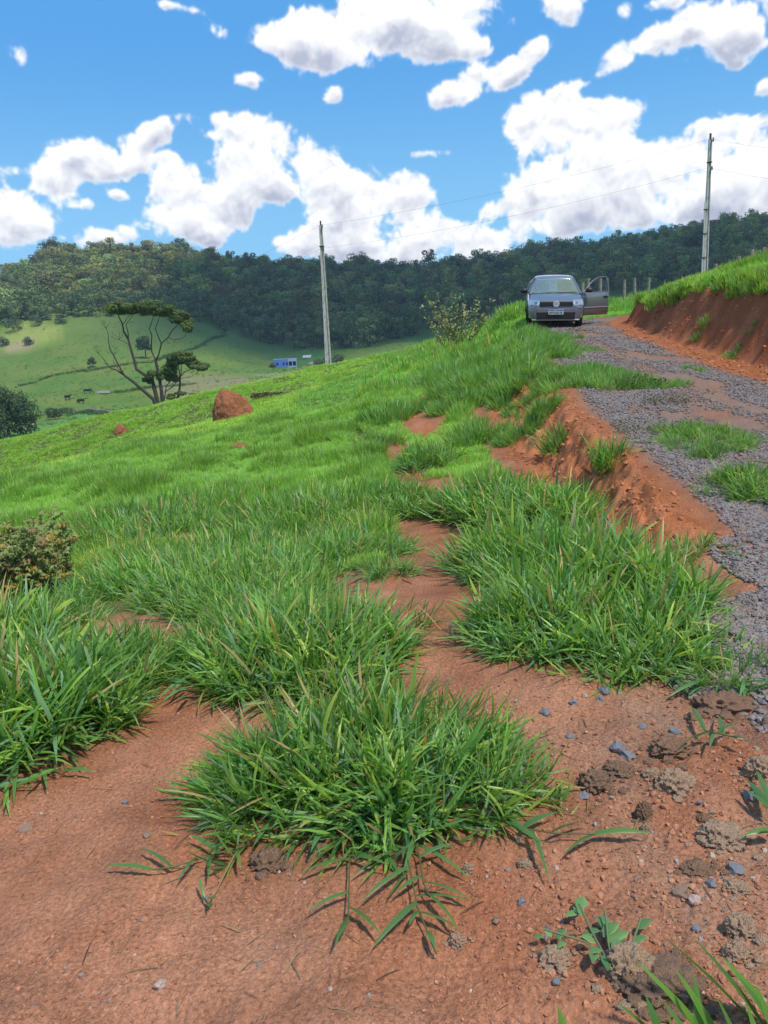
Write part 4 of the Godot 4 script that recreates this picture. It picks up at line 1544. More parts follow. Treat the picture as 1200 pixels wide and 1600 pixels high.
		for z in [1.16, -1.24]:
			var wheel := Node3D.new()
			wheel.name = "wheel"
			o.add_child(wheel, true)
			wheel.position = Vector3(s * 0.71, 0.29, z)
			wheel.rotation_degrees = Vector3(0, 0, 90)
			var ty := []
			for q in [[0.19, -0.085], [0.265, -0.09], [0.288, -0.07], [0.292, 0.0], [0.288, 0.07], [0.265, 0.09], [0.19, 0.085]]:
				var r := PackedVector3Array()
				for k in 28:
					r.append(Vector3(cos(TAU * k / 28) * q[0], q[1], sin(TAU * k / 28) * q[0]))
				ty.append(r)
			put("tyre", loft(ty, false), rubber, wheel)
			var rim := CylinderMesh.new()
			rim.top_radius = 0.19
			rim.bottom_radius = 0.19
			rim.height = 0.12
			rim.radial_segments = 28
			put("rim", rim, steel, wheel)
			move(put("wheel_arch", strip([Vector3(0, 0.10, -0.34), Vector3(0, 0.30, -0.27), Vector3(0, 0.385, 0), Vector3(0, 0.30, 0.27), Vector3(0, 0.10, 0.34)], 0.02, 0.03), black, o), Vector3(s * 0.81, 0.24, z))
	var mirror_l := put("wing_mirror", lump(4, Vector3(0.115, 0.075, 0.07), 0.05, 0.6, 2, false, -0.9), black, o)
	move(mirror_l, Vector3(-0.92, 1.03, 0.62))
	move(put("mirror_arm", slab(Vector3(0.14, 0.03, 0.05), 0.01), black, mirror_l), Vector3(0.10, -0.04, 0))
	# the open door: hinged behind the wheel, its outer side towards the viewer
	var door := put("front_door", loft(door_rings()), paint, o)
	door.set_meta("label", "open front door with dark window frame")
	move(door, Vector3(0.83, 0, 0.72), Vector3(0, -52, 0))
	var fr := Build.new()
	fr.tube([Vector3(0, 0.95, 0.0), Vector3(-0.03, 1.10, -0.18), Vector3(-0.08, 1.27, -0.42), Vector3(-0.12, 1.37, -0.66), Vector3(-0.13, 1.39, -0.90), Vector3(-0.13, 1.385, -1.03)], [0.022, 0.022, 0.022, 0.022, 0.022, 0.022], 6)
	fr.tube([Vector3(-0.13, 1.385, -1.02), Vector3(-0.06, 1.15, -1.04), Vector3(-0.01, 0.93, -1.04)], [0.03, 0.036, 0.036], 6)
	fr.tube([Vector3(-0.02, 0.955, 0.0), Vector3(-0.02, 0.965, -1.04)], [0.016, 0.016], 6)
	put("window_frame", fr.mesh(), M.door_frame_paint, door)
	move(put("door_handle", slab(Vector3(0.03, 0.05, 0.17), 0.012), black, door), Vector3(0.03, 0.82, -0.90))
	move(put("side_moulding", slab(Vector3(0.02, 0.02, 0.98), 0.006), trim, door), Vector3(0.03, 0.52, -0.52))
	move(put("door_lining", slab(Vector3(0.03, 0.58, 0.95), 0.01), cabin, door), Vector3(-0.075, 0.62, -0.52))
	var mirror_r := put("wing_mirror", lump(5, Vector3(0.115, 0.075, 0.07), 0.05, 0.6, 2, false, -0.9), black, door)
	move(mirror_r, Vector3(0.13, 1.03, -0.12), Vector3(0, 52, 0))
	# aerial
	var ae := Build.new()
	ae.tube([Vector3(0, 1.44, -1.1), Vector3(0, 1.62, -1.3)], [0.006, 0.003], 5)
	put("aerial", ae.mesh(), black, o)


func door_rings() -> Array:
	var r := []
	for z in [0.0, -0.04, -0.5, -1.0, -1.05]:
		var e := 0.015 if z > -0.01 or z < -1.02 else 0.0
		var q := PackedVector3Array()
		for c in [[-0.06, 0.30 + e], [0.0 - e, 0.29 + e], [0.022 - e, 0.45], [0.03 - e, 0.65], [0.022 - e, 0.80], [0.0 - e, 0.94 - e], [-0.02, 0.965 - e], [-0.06, 0.95 - e]]:
			q.append(Vector3(c[0], c[1], z))
		q.reverse()
		r.append(q)
	return r


func pole(label: String, top: Vector3, base: Vector3, wide: float) -> Node3D:
	var o := thing("power_pole", label, "utility pole", base)
	var t := top - base
	var b := Build.new()
	# a concrete pole of H section: two flanges and a web
	for q in [[-0.5, -0.28, 0.5], [0.28, 0.5, 0.5], [-0.28, 0.28, 0.22]]:
		var lo := []
		var hi := []
		for k in 4:
			var x: float = q[0] if k == 0 or k == 3 else q[1]
			var z: float = (-1.0 if k < 2 else 1.0) * q[2]
			lo.append(Vector3(x * wide, -0.6, z * wide * 0.8))
			hi.append(t + Vector3(x * wide * 0.5, 0, z * wide * 0.42))
		for k in 4:
			b.quad(lo[k], lo[(k + 1) % 4], hi[(k + 1) % 4], hi[k])
		b.quad(hi[0], hi[1], hi[2], hi[3])
	put("shaft", b.mesh(), M.concrete, o)
	move(put("top_pin", slab(Vector3(0.09, 0.30, 0.09), 0.02), M.dark_metal, o), t + Vector3(0, 0.12, 0))
	for k in 2:
		var y := t.y - 0.15 - 1.35 * k
		var ins := Build.new()
		for m in 4:
			ins.tube([Vector3(0.10, y + 0.05 * m, 0.12), Vector3(0.10, y + 0.05 * m + 0.03, 0.12)], [0.055 - 0.006 * m, 0.035], 10)
		put("insulator", ins.mesh(), M.dark_metal, o)
	move(put("clamp_band", slab(Vector3(wide * 0.8, 0.05, wide * 0.7), 0.01), M.dark_metal, o), t * 0.86)
	return o


func wire(label: String, a: Vector3, b: Vector3, sag: float) -> void:
	var m := Build.new()
	var p := []
	var r := []
	for k in 21:
		var t := k / 20.0
		p.append(a.lerp(b, t) + Vector3.DOWN * sag * 4.0 * t * (1.0 - t))
		r.append(0.0042)
	m.tube(p, r, 5)
	tag(put("power_line", m.mesh(), M.wire), label, "power line", "wires of the power line")


func make_line() -> void:
	var c := mat("concrete", lin(0.60, 0.595, 0.58), 0.9)
	var wn := noise(FastNoiseLite.TYPE_SIMPLEX, 0.03, 5, 17)
	c.albedo_texture = noise_tex(wn, 256, ramp([[0.0, Color(0.72, 0.70, 0.67)], [0.5, Color(0.9, 0.9, 0.88)], [1.0, Color(1, 1, 1)]]))
	c.uv1_triplanar = true
	c.uv1_scale = Vector3(0.9, 0.25, 0.9)
	mat("dark_metal", lin(0.06, 0.055, 0.05), 0.6, 0.4)
	mat("wire", lin(0.10, 0.10, 0.105), 0.5, 0.5)
	mat("conduit", lin(0.62, 0.62, 0.60), 0.6)
	var l_top := at_depth(501, 352, 50.0)
	var l_base := spot(l_top.x, 50.0)
	pole("grey concrete power pole standing on the grassy slope left of the car", l_top, l_base, 0.40)
	var r_top := at_depth(1110, 217, 42.0)
	var r_base := spot(r_top.x, 42.0)
	var o := pole("grey concrete power pole behind the red bank, with a pale pipe up its side", r_top, r_base, 0.29)
	var pipe := Build.new()
	var up := r_top - r_base
	pipe.tube([Vector3(-0.21, -0.3, 0.1), Vector3(-0.16, up.y * 0.62, 0.1)], [0.035, 0.035], 8)
	put("pipe", pipe.mesh(), M.conduit, o)
	for k in 4:
		move(put("pipe_strap", slab(Vector3(0.20, 0.05, 0.12), 0.01), M.dark_metal, o), Vector3(-0.13, up.y * (0.12 + 0.15 * k), 0.1))
	var low := Vector3(0, -1.35, 0)
	var far_l := spot(-74.0, 118.0) + Vector3(0, 9.0, 0)
	var far_r := at_depth(1380, 246, 38.0)
	wire("thin wire between the tops of the two poles", l_top, r_top, 0.35)
	wire("lower thin wire between the two poles", l_top + low, r_top + low, 0.4)
	wire("thin wire running from the right pole's top out of the photograph", r_top, far_r, 0.15)
	wire("lower thin wire running from the right pole out of the photograph", r_top + low, far_r + low, 0.2)
	wire("thin wire falling from the left pole's top across the valley", l_top, far_l, 1.6)
	wire("lower thin wire falling from the left pole across the valley", l_top + low, far_l + low, 1.6)


func fence(label: String, posts: Array, post_h: float, post_r: float, wires: int) -> void:
	var o := thing("wire_fence", label, "fence", Vector3.ZERO)
	var tops := []
	for p in posts:
		var lean := Vector3(rnd(-0.06, 0.06), 0, rnd(-0.06, 0.06)) * post_h
		var h := post_h * rnd(0.88, 1.12)
		var b := Build.new()
		b.tube([Vector3(0, -0.4, 0), Vector3(0, h * 0.5, 0) + lean * 0.5, Vector3(0, h, 0) + lean], [post_r * rnd(0.9, 1.2), post_r, post_r * rnd(0.75, 1.0)], 6)
		var m := put("post", b.mesh(), M.old_wood, o)
		m.position = p
		tops.append(p + Vector3(0, h, 0) + lean)
	for w in wires:
		var t := 0.92 - 0.28 * w
		var b := Build.new()
		var p := []
		var r := []
		for k in posts.size():
			p.append(posts[k].lerp(tops[k], t) + Vector3(0, 0, post_r))
			r.append(0.006)
		b.tube(p, r, 4)
		put("fence_wire", b.mesh(), M.wire, o)


func along(px: Array, step: float, start: float) -> Array:
	# points on the ground every so many metres below a line drawn over the photograph
	var g := []
	for q in px:
		g.append(ground_at(q[0], q[1], start))
	var out := []
	for k in g.size() - 1:
		var n := maxi(1, int((g[k + 1] - g[k]).length() / step))
		for m in n:
			var p: Vector3 = g[k].lerp(g[k + 1], float(m) / n)
			out.append(spot(p.x, -p.z))
	out.append(g[-1])
	return out


func make_fences() -> void:
	rng.seed = 505
	var w := mat("old_wood", lin(0.45, 0.42, 0.38), 0.95)
	w.albedo_texture = M.bark.albedo_texture
	w.uv1_triplanar = true
	w.uv1_scale = Vector3(3, 0.6, 3)
	var row := []
	for q in [[893, 37.0], [909, 36.0], [919, 36.5], [938, 37.0], [950, 38.0], [975, 38.5], [992, 39.0], [1012, 39.0]]:
		var p := at_depth(q[0], 460, q[1])
		row.append(spot(p.x, q[1]))
	fence("grey wooden fence posts standing behind the open car door", row, 1.12, 0.085, 3)
	row = []
	for q in [[1068, 30.0], [1121, 28.0], [1127, 28.4], [1152, 27.0], [1176, 26.0], [1184, 26.2], [1193, 26.0], [1215, 25.0], [1250, 24.0]]:
		var p := at_depth(q[0], 400, q[1])
		row.append(spot(p.x, q[1]))
	fence("weathered fence posts on top of the grassy bank beside the right pole", row, 0.9, 0.075, 3)
	fence("long pasture fence running up the hill behind the umbrella tree", along([[30, 603], [80, 588], [160, 576], [240, 566], [300, 546], [350, 522]], 5.5, 110.0), 1.3, 0.09, 2)
	fence("fence line between the meadow and the pasture, below the cattle", along([[58, 650], [80, 646], [100, 641], [140, 645], [185, 653]], 4.5, 100.0), 1.3, 0.09, 3)
	fence("faint fence beside the ploughed plot left of the blue house", along([[270, 612], [310, 604], [350, 585], [395, 571], [430, 560]], 6.0, 110.0), 1.2, 0.08, 2)
	# weeds that grow along those fences
	var spots := []
	var tints := []
	for line in [[[30, 603], [80, 588], [160, 576], [240, 566], [300, 546], [350, 522]], [[58, 650], [80, 646], [100, 641], [140, 645], [185, 653]], [[180, 613], [235, 606], [300, 600]]]:
		for p in along(line, 0.9, 100.0):
			for k in 3:
				var q := spot(p.x + rnd(-0.8, 0.8), -p.z + rnd(-1.2, 1.2))
				spots.append(Transform3D(Basis(Vector3.UP, rnd(0, TAU)).scaled_local(Vector3.ONE * rnd(1.2, 3.2)), q))
				var t := rnd(0.35, 0.75)
				tints.append(Color(t, t * 0.95, t))
	swarm("fence_weeds", fars[0], M.grass_leaf, spots, tints, null, "dark weeds growing along the pasture fences")
	# a pale rail on the lower fence
	var pts := along([[118, 643], [140, 644], [185, 653]], 3.0, 100.0)
	var b := Build.new()
	for k in pts.size() - 1:
		b.tube([pts[k] + Vector3(0, 0.7, 0), pts[k + 1] + Vector3(0, 0.7, 0)], [0.14, 0.14], 5)
	tag(put("fence_rail", b.mesh(), M.old_wood), "pale long rail lying along the lower fence by the meadow", "rail")


func make_buildings() -> void:
	var blue := mat("blue_wall", lin(0.09, 0.21, 0.60), 0.85)
	var pale := mat("pale_wall", lin(0.30, 0.40, 0.66), 0.85)
	var dark := mat("dark_opening", lin(0.02, 0.02, 0.025), 0.6)
	var white := mat("white_sheet", lin(0.70, 0.70, 0.68), 0.6)
	var cement := mat("cement", lin(0.35, 0.34, 0.32), 0.9)
	var p := ground_at(446, 574, 120.0)
	var s := -p.z / F
	var o := thing("blue_house", "small flat-roofed blue house at the foot of the far pasture", "house", p)
	o.rotation_degrees.y = 6.0
	# walls with real openings, 9 m by 6 m
	var w := 35.0 * s
	var h := 12.0 * s
	var wall := Build.new()
	var hw := w * 0.5
	var cut := w * 0.12
	var deep := 5.5
	wall.box(Vector3(-hw, -1.0, 0), Vector3(cut, h * 0.28, 0.2))
	wall.box(Vector3(-hw, h * 0.62, 0), Vector3(cut, h, 0.2))
	var xs := [-hw, -hw * 0.78, -hw * 0.58, -hw * 0.22, -hw * 0.06, hw * 0.06, cut]
	for k in [0, 2, 4]:
		wall.box(Vector3(xs[k], h * 0.28, 0), Vector3(xs[k + 1], h * 0.62, 0.2))
	wall.box(Vector3(-hw, -1.0, -deep), Vector3(-hw + 0.2, h, 0.0))
	wall.box(Vector3(hw - 0.2, -1.0, -deep), Vector3(hw, h, 0.0))
	wall.box(Vector3(-hw + 0.2, -1.0, -deep), Vector3(hw - 0.2, h, -deep + 0.2))
	wall.box(Vector3(-hw + 0.2, -1.0, -deep + 0.2), Vector3(hw - 0.2, 0.05, 0.0))
	put("wall", wall.mesh(), blue, o)
	for k in [[xs[1], xs[2]], [xs[3], xs[4]], [xs[5], xs[6]]]:
		move(put("window", slab(Vector3(k[1] - k[0] - 0.06, h * 0.34 - 0.06, 0.06), 0.01), dark, o), Vector3((k[0] + k[1]) * 0.5, h * 0.45, 0.06))
	var porch := Build.new()
	porch.box(Vector3(cut + 0.02, h * 0.72, 0.02), Vector3(hw + 0.02, h * 1.02, 0.32))
	porch.box(Vector3(cut + 0.02, -1.0, 0.02), Vector3(hw + 0.02, h * 0.18, 0.32))
	for x in [cut + 0.02, cut + (hw - cut) * 0.47, hw - 0.3]:
		porch.box(Vector3(x, h * 0.18, 0.02), Vector3(x + 0.3, h * 0.72, 0.32))
	put("porch", porch.mesh(), pale, o)
	move(put("roof", slab(Vector3(w + 0.3, 0.22, deep + 0.5), 0.03), pale, o), Vector3(0, h + 0.13, -deep * 0.5))
	put("inner_wall", slab(Vector3(hw - cut, h * 0.9, 0.1), 0.01), dark, o).position = Vector3((cut + hw) * 0.5, h * 0.45, -1.6)
	p = ground_at(478, 562, 120.0)
	s = -p.z / F
	o = thing("pale_shed", "low white-roofed shed behind the blue house", "shed", p)
	move(put("roof", slab(Vector3(13.0 * s, 0.25, 4.0), 0.03), white, o), Vector3(0.3, 4.6 * s, -1.8), Vector3(14, 0, 0))
	for x in [-5.0, 0.0, 5.0]:
		move(put("post", slab(Vector3(0.2, 4.4 * s, 0.2), 0.02), cement, o), Vector3(x * s, 2.2 * s, 0.0))
	move(put("back_wall", slab(Vector3(12.0 * s, 3.4 * s, 0.2), 0.02), dark, o), Vector3(0, 1.6 * s, -3.4))
	p = ground_at(489, 569, 120.0)
	o = thing("tarpaulin_heap", "pale grey covered heap between the blue house and the bushes", "heap", p)
	put("cover", lump(44, Vector3(1.7, 0.9, 1.0), 0.2, 0.8, 3), cement, o)
	p = ground_at(162, 615, 110.0)
	o = thing("feed_trough", "pale cattle trough in the pasture left of the umbrella tree", "trough", p)
	var b := Build.new()
	b.box(Vector3(-1.6, 0.15, -0.5), Vector3(1.6, 0.25, 0.5))
	for z in [-0.5, 0.42]:
		b.box(Vector3(-1.6, 0.25, z), Vector3(1.6, 0.75, z + 0.08))
	for x in [-1.6, 1.52]:
		b.box(Vector3(x, 0.25, -0.42), Vector3(x + 0.08, 0.75, 0.42))
	put("basin", b.mesh(), mat("pinkish_cement", lin(0.50, 0.42, 0.39), 0.9), o)
	for x in [-1.3, 1.3]:
		move(put("foot", slab(Vector3(0.2, 0.5, 0.8), 0.02), cement, o), Vector3(x, -0.1, 0))


func cow(label: String, at: Vector3, turn: float, coat: Material, grazing: bool) -> void:
	var o := thing("cow", label, "cow", at, "cattle grazing in the valley")
	o.rotation.y = turn
	var b := Build.new()
	b.tube([Vector3(-0.86, 1.10, 0), Vector3(-0.78, 1.06, 0), Vector3(-0.4, 0.98, 0), Vector3(0.1, 0.93, 0), Vector3(0.55, 0.98, 0), Vector3(0.8, 1.05, 0), Vector3(0.9, 1.08, 0)], [0.10, 0.27, 0.33, 0.36, 0.32, 0.24, 0.12], 10)
	var head := Vector3(1.45, 0.25, 0.05) if grazing else Vector3(1.4, 1.35, 0.05)
	b.tube([Vector3(0.72, 1.08, 0), Vector3(1.02, 0.95 if grazing else 1.22, 0.02), head.lerp(Vector3(1.02, 0.95, 0), 0.35)], [0.24, 0.17, 0.13], 8)
	b.tube([head.lerp(Vector3(1.02, 0.95, 0), 0.45), head, head + Vector3(0.10, -0.13, 0)], [0.13, 0.11, 0.07], 8)
	for x in [-0.68, 0.62]:
		for z in [-0.19, 0.19]:
			b.tube([Vector3(x, 0.95, z), Vector3(x - 0.05, 0.5, z), Vector3(x, 0.28, z), Vector3(x + 0.02, 0.0, z)], [0.15, 0.085, 0.06, 0.065], 7)
	b.tube([Vector3(-0.86, 1.18, 0), Vector3(-0.98, 0.95, 0), Vector3(-0.96, 0.5, 0)], [0.04, 0.025, 0.035], 5)
	for z in [-1.0, 1.0]:
		var e := head + Vector3(-0.14, 0.16, 0)
		b.tube([e, e + Vector3(-0.02, 0.03, z * 0.17)], [0.045, 0.02], 5)
	put("body", b.mesh(), coat, o)


func make_cattle() -> void:
	var dark := mat("dark_coat", lin(0.018, 0.016, 0.015), 0.8)
	var pied := mat("pied_coat", Color.WHITE, 0.8)
	var n := noise(FastNoiseLite.TYPE_SIMPLEX_SMOOTH, 0.02, 1, 2)
	pied.albedo_texture = noise_tex(n, 128, ramp([[0.0, Color(0.08, 0.08, 0.08)], [0.48, Color(0.08, 0.08, 0.08)], [0.5, Color(0.85, 0.84, 0.8)], [1.0, Color(0.85, 0.84, 0.8)]]))
	pied.uv1_triplanar = true
	pied.uv1_scale = Vector3(0.6, 0.6, 0.6)
	cow("dark cow left of the cattle trough", ground_at(137, 615, 110.0), 0.3, dark, true)
	cow("dark cow nearer than the trough, above the lower fence", ground_at(127, 631, 110.0), 2.8, dark, true)
	cow("dark calf standing by itself below the other cattle, nearest the hedge bush", ground_at(106, 625, 110.0), 1.2, dark, false)
	cow("dark cow grazing right of the umbrella tree, by the grassy slope", ground_at(301, 622, 100.0), 0.6, dark, true)
	cow("black and white cow on the meadow right of the big round tree", ground_at(46, 674, 90.0), 1.3, pied, false)


func make_mounds() -> void:
	var m := mat("red_earth", lin(0.50, 0.19, 0.085), 0.95)
	var hn := noise(FastNoiseLite.TYPE_SIMPLEX, 0.04, 5, 19)
	hn.fractal_gain = 0.65
	m.albedo_texture = noise_tex(hn, 512, ramp([[0.0, Color(0.6, 0.55, 0.52)], [0.5, Color(0.85, 0.85, 0.85)], [1.0, Color(1, 1, 1)]]))
	m.uv1_triplanar = true
	m.uv1_scale = Vector3(1.2, 1.2, 1.2)
	m.heightmap_enabled = true
	m.heightmap_texture = noise_tex(hn, 512)
	m.heightmap_scale = 3.0
	var p := at_depth(366, 655, 25.0)
	p = spot(p.x, 25.0)
	var o := thing("termite_mound", "big red earth termite mound rising from the grassy slope", "termite mound", p + Vector3(0, 0.05, 0))
	put("earth", lump(71, Vector3(0.66, 0.82, 0.56), 0.15, 0.95, 5, false, -0.3, 0.10, -0.12), m, o)
	p = at_depth(186, 657, 42.0)
	p = spot(p.x, 42.0)
	o = thing("termite_mound", "small red mound on the rim of the slope, right of the meadow fence", "termite mound", p + Vector3(0, 0.1, 0))
	put("earth", lump(72, Vector3(0.32, 0.36, 0.27), 0.18, 1.2, 4, false, -0.5, 0.3), m, o)
	p = at_depth(76, 694, 36.0)
	p = spot(p.x, 36.0)
	o = thing("termite_mound", "small red mound on the rim of the slope under the dark bush", "termite mound", p + Vector3(0, 0.1, 0))
	put("earth", lump(73, Vector3(0.34, 0.26, 0.28), 0.18, 1.2, 4, false, -0.6, 0.3), m, o)
	o = thing("earth_heap", "flat red scrap of bare earth on the slope below the big mound", "earth heap", ground_at(372, 699))
	put("earth", lump(74, Vector3(0.22, 0.08, 0.16), 0.25, 1.6, 4), m, o)
	o = thing("brown_brush", "dark brown patch of dead brush on the slope right of the big mound", "dead brush", ground_at(420, 620))
	rng.seed = 5
	var b := Build.new()
	for k in 500:
		var v := Vector3(rnd(-0.9, 0.9), rnd(-0.05, 0.22), rnd(-0.6, 0.6))
		rhomb(b, v, Vector3(rnd(-1, 1), rnd(0, 1), rnd(-1, 1)).normalized(), rnd(0.04, 0.1), Color(0.10, 0.075, 0.05).lerp(Color(0.16, 0.11, 0.08), rng.randf()))
	put("twigs", b.mesh(), M.foliage, o)


func grow(o: Node3D, stem: Array, leaves: Array, wide: float, lift: float) -> void:
	# a creeping stem over the soil with single leaves, each from a point to its tip in the photograph
	var p := []
	var r := []
	for q in stem:
		p.append(ground_at(q[0], q[1]) + Vector3(0, lift, 0) - o.position)
		r.append(0.0026)
	var b := Build.new()
	b.tube(p, r, 5, Color(0.16, 0.22, 0.085))
	put("stem", b.mesh(), M.grass_leaf, o)
	for q in leaves:
		var base := ground_at(q[0], q[1]) + Vector3(0, lift, 0) - o.position
		var tip := ground_at(q[2], q[3]) + Vector3(0, lift * 0.4 + rnd(0.0, 0.02), 0) - o.position
		var g := Build.new()
		var c := Color(0.10, 0.235, 0.075).lerp(Color(0.15, 0.31, 0.085), rng.randf())
		leaf(g, base, tip - base + Vector3(0, 0.05, 0), (tip - base).length() * 1.04, wide * rnd(0.85, 1.15), 0.5, c, 7, 0.28)
		put("leaf", g.mesh(), M.grass_leaf, o)


func make_runners() -> void:
	rng.seed = 61
	var o := thing("grass_runner", "creeping grass runner hanging straight down from the frontmost clump, left of two", "grass runner", ground_at(540, 1330), "grass runners creeping over bare soil")
	grow(o, [[505, 1295], [533, 1325], [547, 1352], [546, 1410], [545, 1450], [536, 1475]], [[547, 1355, 470, 1384], [546, 1408, 482, 1443], [547, 1350, 610, 1372], [546, 1432, 598, 1480], [545, 1450, 524, 1503], [540, 1335, 590, 1350], [530, 1320, 478, 1340]], 0.0085, 0.03)
	o = thing("grass_runner", "longest creeping grass runner, its paired leaves pointing towards the bottom of the photograph", "grass runner", ground_at(640, 1330), "grass runners creeping over bare soil")
	grow(o, [[612, 1280], [630, 1325], [642, 1375], [652, 1430], [668, 1470], [682, 1505]], [[632, 1335, 550, 1386], [640, 1368, 567, 1424], [652, 1425, 585, 1492], [655, 1440, 718, 1472], [668, 1470, 681, 1507], [650, 1415, 735, 1423], [640, 1375, 610, 1418], [626, 1315, 580, 1330], [630, 1330, 668, 1300], [655, 1438, 640, 1470]], 0.0088, 0.03)
	o = thing("grass_runner", "right arm of the forked creeping runner below the frontmost clump", "grass runner", ground_at(660, 1330), "grass runners creeping over bare soil")
	grow(o, [[622, 1290], [646, 1320], [655, 1350], [662, 1395], [672, 1418]], [[650, 1335, 735, 1382], [656, 1355, 708, 1338], [660, 1385, 620, 1420], [662, 1395, 737, 1425], [668, 1412, 716, 1470], [648, 1325, 700, 1300]], 0.0085, 0.035)
	o = thing("grass_runner", "creeping grass runner reaching left over bare soil from the frontmost clump", "grass runner", ground_at(330, 1350), "grass runners creeping over bare soil")
	grow(o, [[430, 1300], [380, 1335], [320, 1352], [270, 1368], [240, 1372]], [[240, 1372, 163, 1366], [270, 1368, 222, 1338], [310, 1352, 280, 1396], [330, 1350, 328, 1395], [345, 1345, 298, 1322], [370, 1337, 378, 1380], [385, 1330, 330, 1318]], 0.009, 0.03)
	o = thing("grass_runner", "creeping grass runner reaching right over bare soil with one leaf far ahead", "grass runner", ground_at(860, 1330), "grass runners creeping over bare soil")
	grow(o, [[760, 1290], [820, 1310], [870, 1318], [930, 1318]], [[930, 1318, 1015, 1318], [930, 1320, 885, 1352], [860, 1318, 920, 1300], [830, 1312, 858, 1390], [815, 1310, 870, 1285], [790, 1300, 850, 1340], [775, 1296, 760, 1335]], 0.010, 0.035)
	o = thing("grass_runner", "short grass runner lying on bare soil at the foot of the tall left clump", "grass runner", ground_at(90, 1225), "grass runners creeping over bare soil")
	grow(o, [[30, 1190], [70, 1210], [100, 1215]], [[100, 1215, 150, 1219], [95, 1213, 140, 1200], [80, 1212, 40, 1252], [70, 1210, 75, 1245], [40, 1200, -5, 1230], [30, 1195, 22, 1262]], 0.011, 0.03)
	o = thing("grass_runner", "small grass runner over the soil track, left of the right-hand clump", "grass runner", ground_at(790, 1030), "grass runners creeping over bare soil")
	grow(o, [[840, 1000], [810, 1012], [780, 1018]], [[780, 1018, 742, 1012], [790, 1017, 775, 1035], [805, 1012, 835, 1042], [812, 1010, 770, 1002], [830, 1005, 870, 1040]], 0.010, 0.03)
	o = thing("grass_sprig", "small grass sprig between the brown lump and the pale clods at the right", "grass sprig", ground_at(1110, 1180))
	grow(o, [[1150, 1172], [1120, 1165], [1100, 1160]], [[1100, 1160, 1078, 1118], [1105, 1162, 1060, 1190], [1115, 1165, 1108, 1190], [1120, 1165, 1150, 1150], [1128, 1168, 1122, 1130], [1140, 1170, 1170, 1182], [1112, 1163, 1085, 1178]], 0.009, 0.05)
	o = thing("grass_sprig", "few broad grass leaves entering from the right edge beside the pale flat stone", "grass sprig", ground_at(1190, 1280))
	grow(o, [[1230, 1300], [1205, 1290], [1195, 1280]], [[1200, 1285, 1165, 1238], [1205, 1290, 1160, 1255], [1210, 1320, 1162, 1330], [1210, 1325, 1180, 1335], [1202, 1285, 1180, 1215]], 0.011, 0.05)
	o = thing("grass_sprig", "tiny sprig of grass on bare soil below the left runner", "grass sprig", ground_at(328, 1425))
	grow(o, [[318, 1410], [328, 1425]], [[328, 1425, 345, 1412], [325, 1420, 330, 1440], [320, 1412, 312, 1390], [322, 1415, 340, 1430]], 0.005, 0.02)
	# the long blades in the lower right corner, close to the lens
	o = thing("corner_grass", "long narrow grass blades rising from the lower right corner", "grass clump", ground_at(1150, 1640))
	for q in [[1190, 1660, 1042, 1463, 1.50], [1200, 1650, 1090, 1470, 1.5], [1215, 1640, 1130, 1500, 1.5], [1120, 1660, 1000, 1505, 1.45], [1090, 1650, 965, 1568, 1.4], [1150, 1680, 1060, 1520, 1.4], [1230, 1650, 1150, 1525, 1.45], [1225, 1670, 1180, 1540, 1.4], [1060, 1680, 1010, 1560, 1.38], [1100, 1690, 1085, 1530, 1.4], [905, 1640, 872, 1575, 1.4], [1180, 1690, 1120, 1560, 1.36], [1205, 1690, 1165, 1570, 1.36], [1130, 1690, 1040, 1570, 1.36], [1240, 1690, 1200, 1560, 1.36], [1075, 1700, 1045, 1590, 1.33]]:
		var base := at_depth(q[0], q[1], q[4] - 0.06)
		base.y = height(base.x, -base.z) - 0.01
		var tip := at_depth(q[2], q[3], q[4])
		tip.y = maxf(tip.y, height(tip.x, -tip.z) + 0.03)
		base -= o.position
		tip -= o.position
		var g := Build.new()
		leaf(g, base, tip - base + Vector3(0, 0.03, 0), (tip - base).length() * 1.05, rnd(0.013, 0.019), 0.3, Color(0.09, 0.23, 0.06).lerp(Color(0.16, 0.35, 0.06), rng.randf()), 9, 0.35)
		put("leaf", g.mesh(), M.grass_leaf, o)
	# a broad-leaved weed
	var wl := mat("weed_leaf", Color.WHITE, 0.5)
	wl.vertex_color_use_as_albedo = true
	wl.backlight_enabled = true
	wl.backlight = Color(0.4, 0.4, 0.3)
	o = thing("broadleaf_weed", "low weed with oval grey-green leaves growing over dung at the bottom right", "weed", ground_at(935, 1480))
	var st := Build.new()
	for s in [[[960, 1530], [925, 1475], [905, 1440]], [[960, 1530], [915, 1490], [850, 1480]], [[960, 1530], [950, 1490], [945, 1450]], [[965, 1535], [985, 1500], [1000, 1465]]]:
		var p := []
		var r := []
		for k in 3:
			p.append(ground_at(s[k][0], s[k][1]) + Vector3(0, 0.015 + 0.02 * k, 0) - o.position)
			r.append(0.003)
		st.tube(p, r, 5, Color(0.15, 0.20, 0.09))
	put("stems", st.mesh(), wl, o)
	for q in [[905, 1440, 912, 1415], [905, 1442, 880, 1447], [908, 1446, 895, 1430], [850, 1480, 832, 1482], [862, 1481, 850, 1470], [870, 1484, 885, 1472], [885, 1487, 870, 1497], [940, 1465, 945, 1440], [938, 1470, 910, 1472], [942, 1480, 968, 1458], [948, 1490, 985, 1470], [930, 1490, 905, 1485], [940, 1500, 918, 1512], [945, 1508, 950, 1538], [955, 1500, 980, 1490], [998, 1468, 1020, 1458], [990, 1490, 1012, 1482], [930, 1505, 925, 1528]]:
		var base := ground_at(q[0], q[1]) + Vector3(0, 0.03, 0) - o.position
		var tip := ground_at(q[2], q[3]) + Vector3(0, rnd(0.03, 0.06), 0) - o.position
		var g := Build.new()
		var dir := (tip - base).normalized()
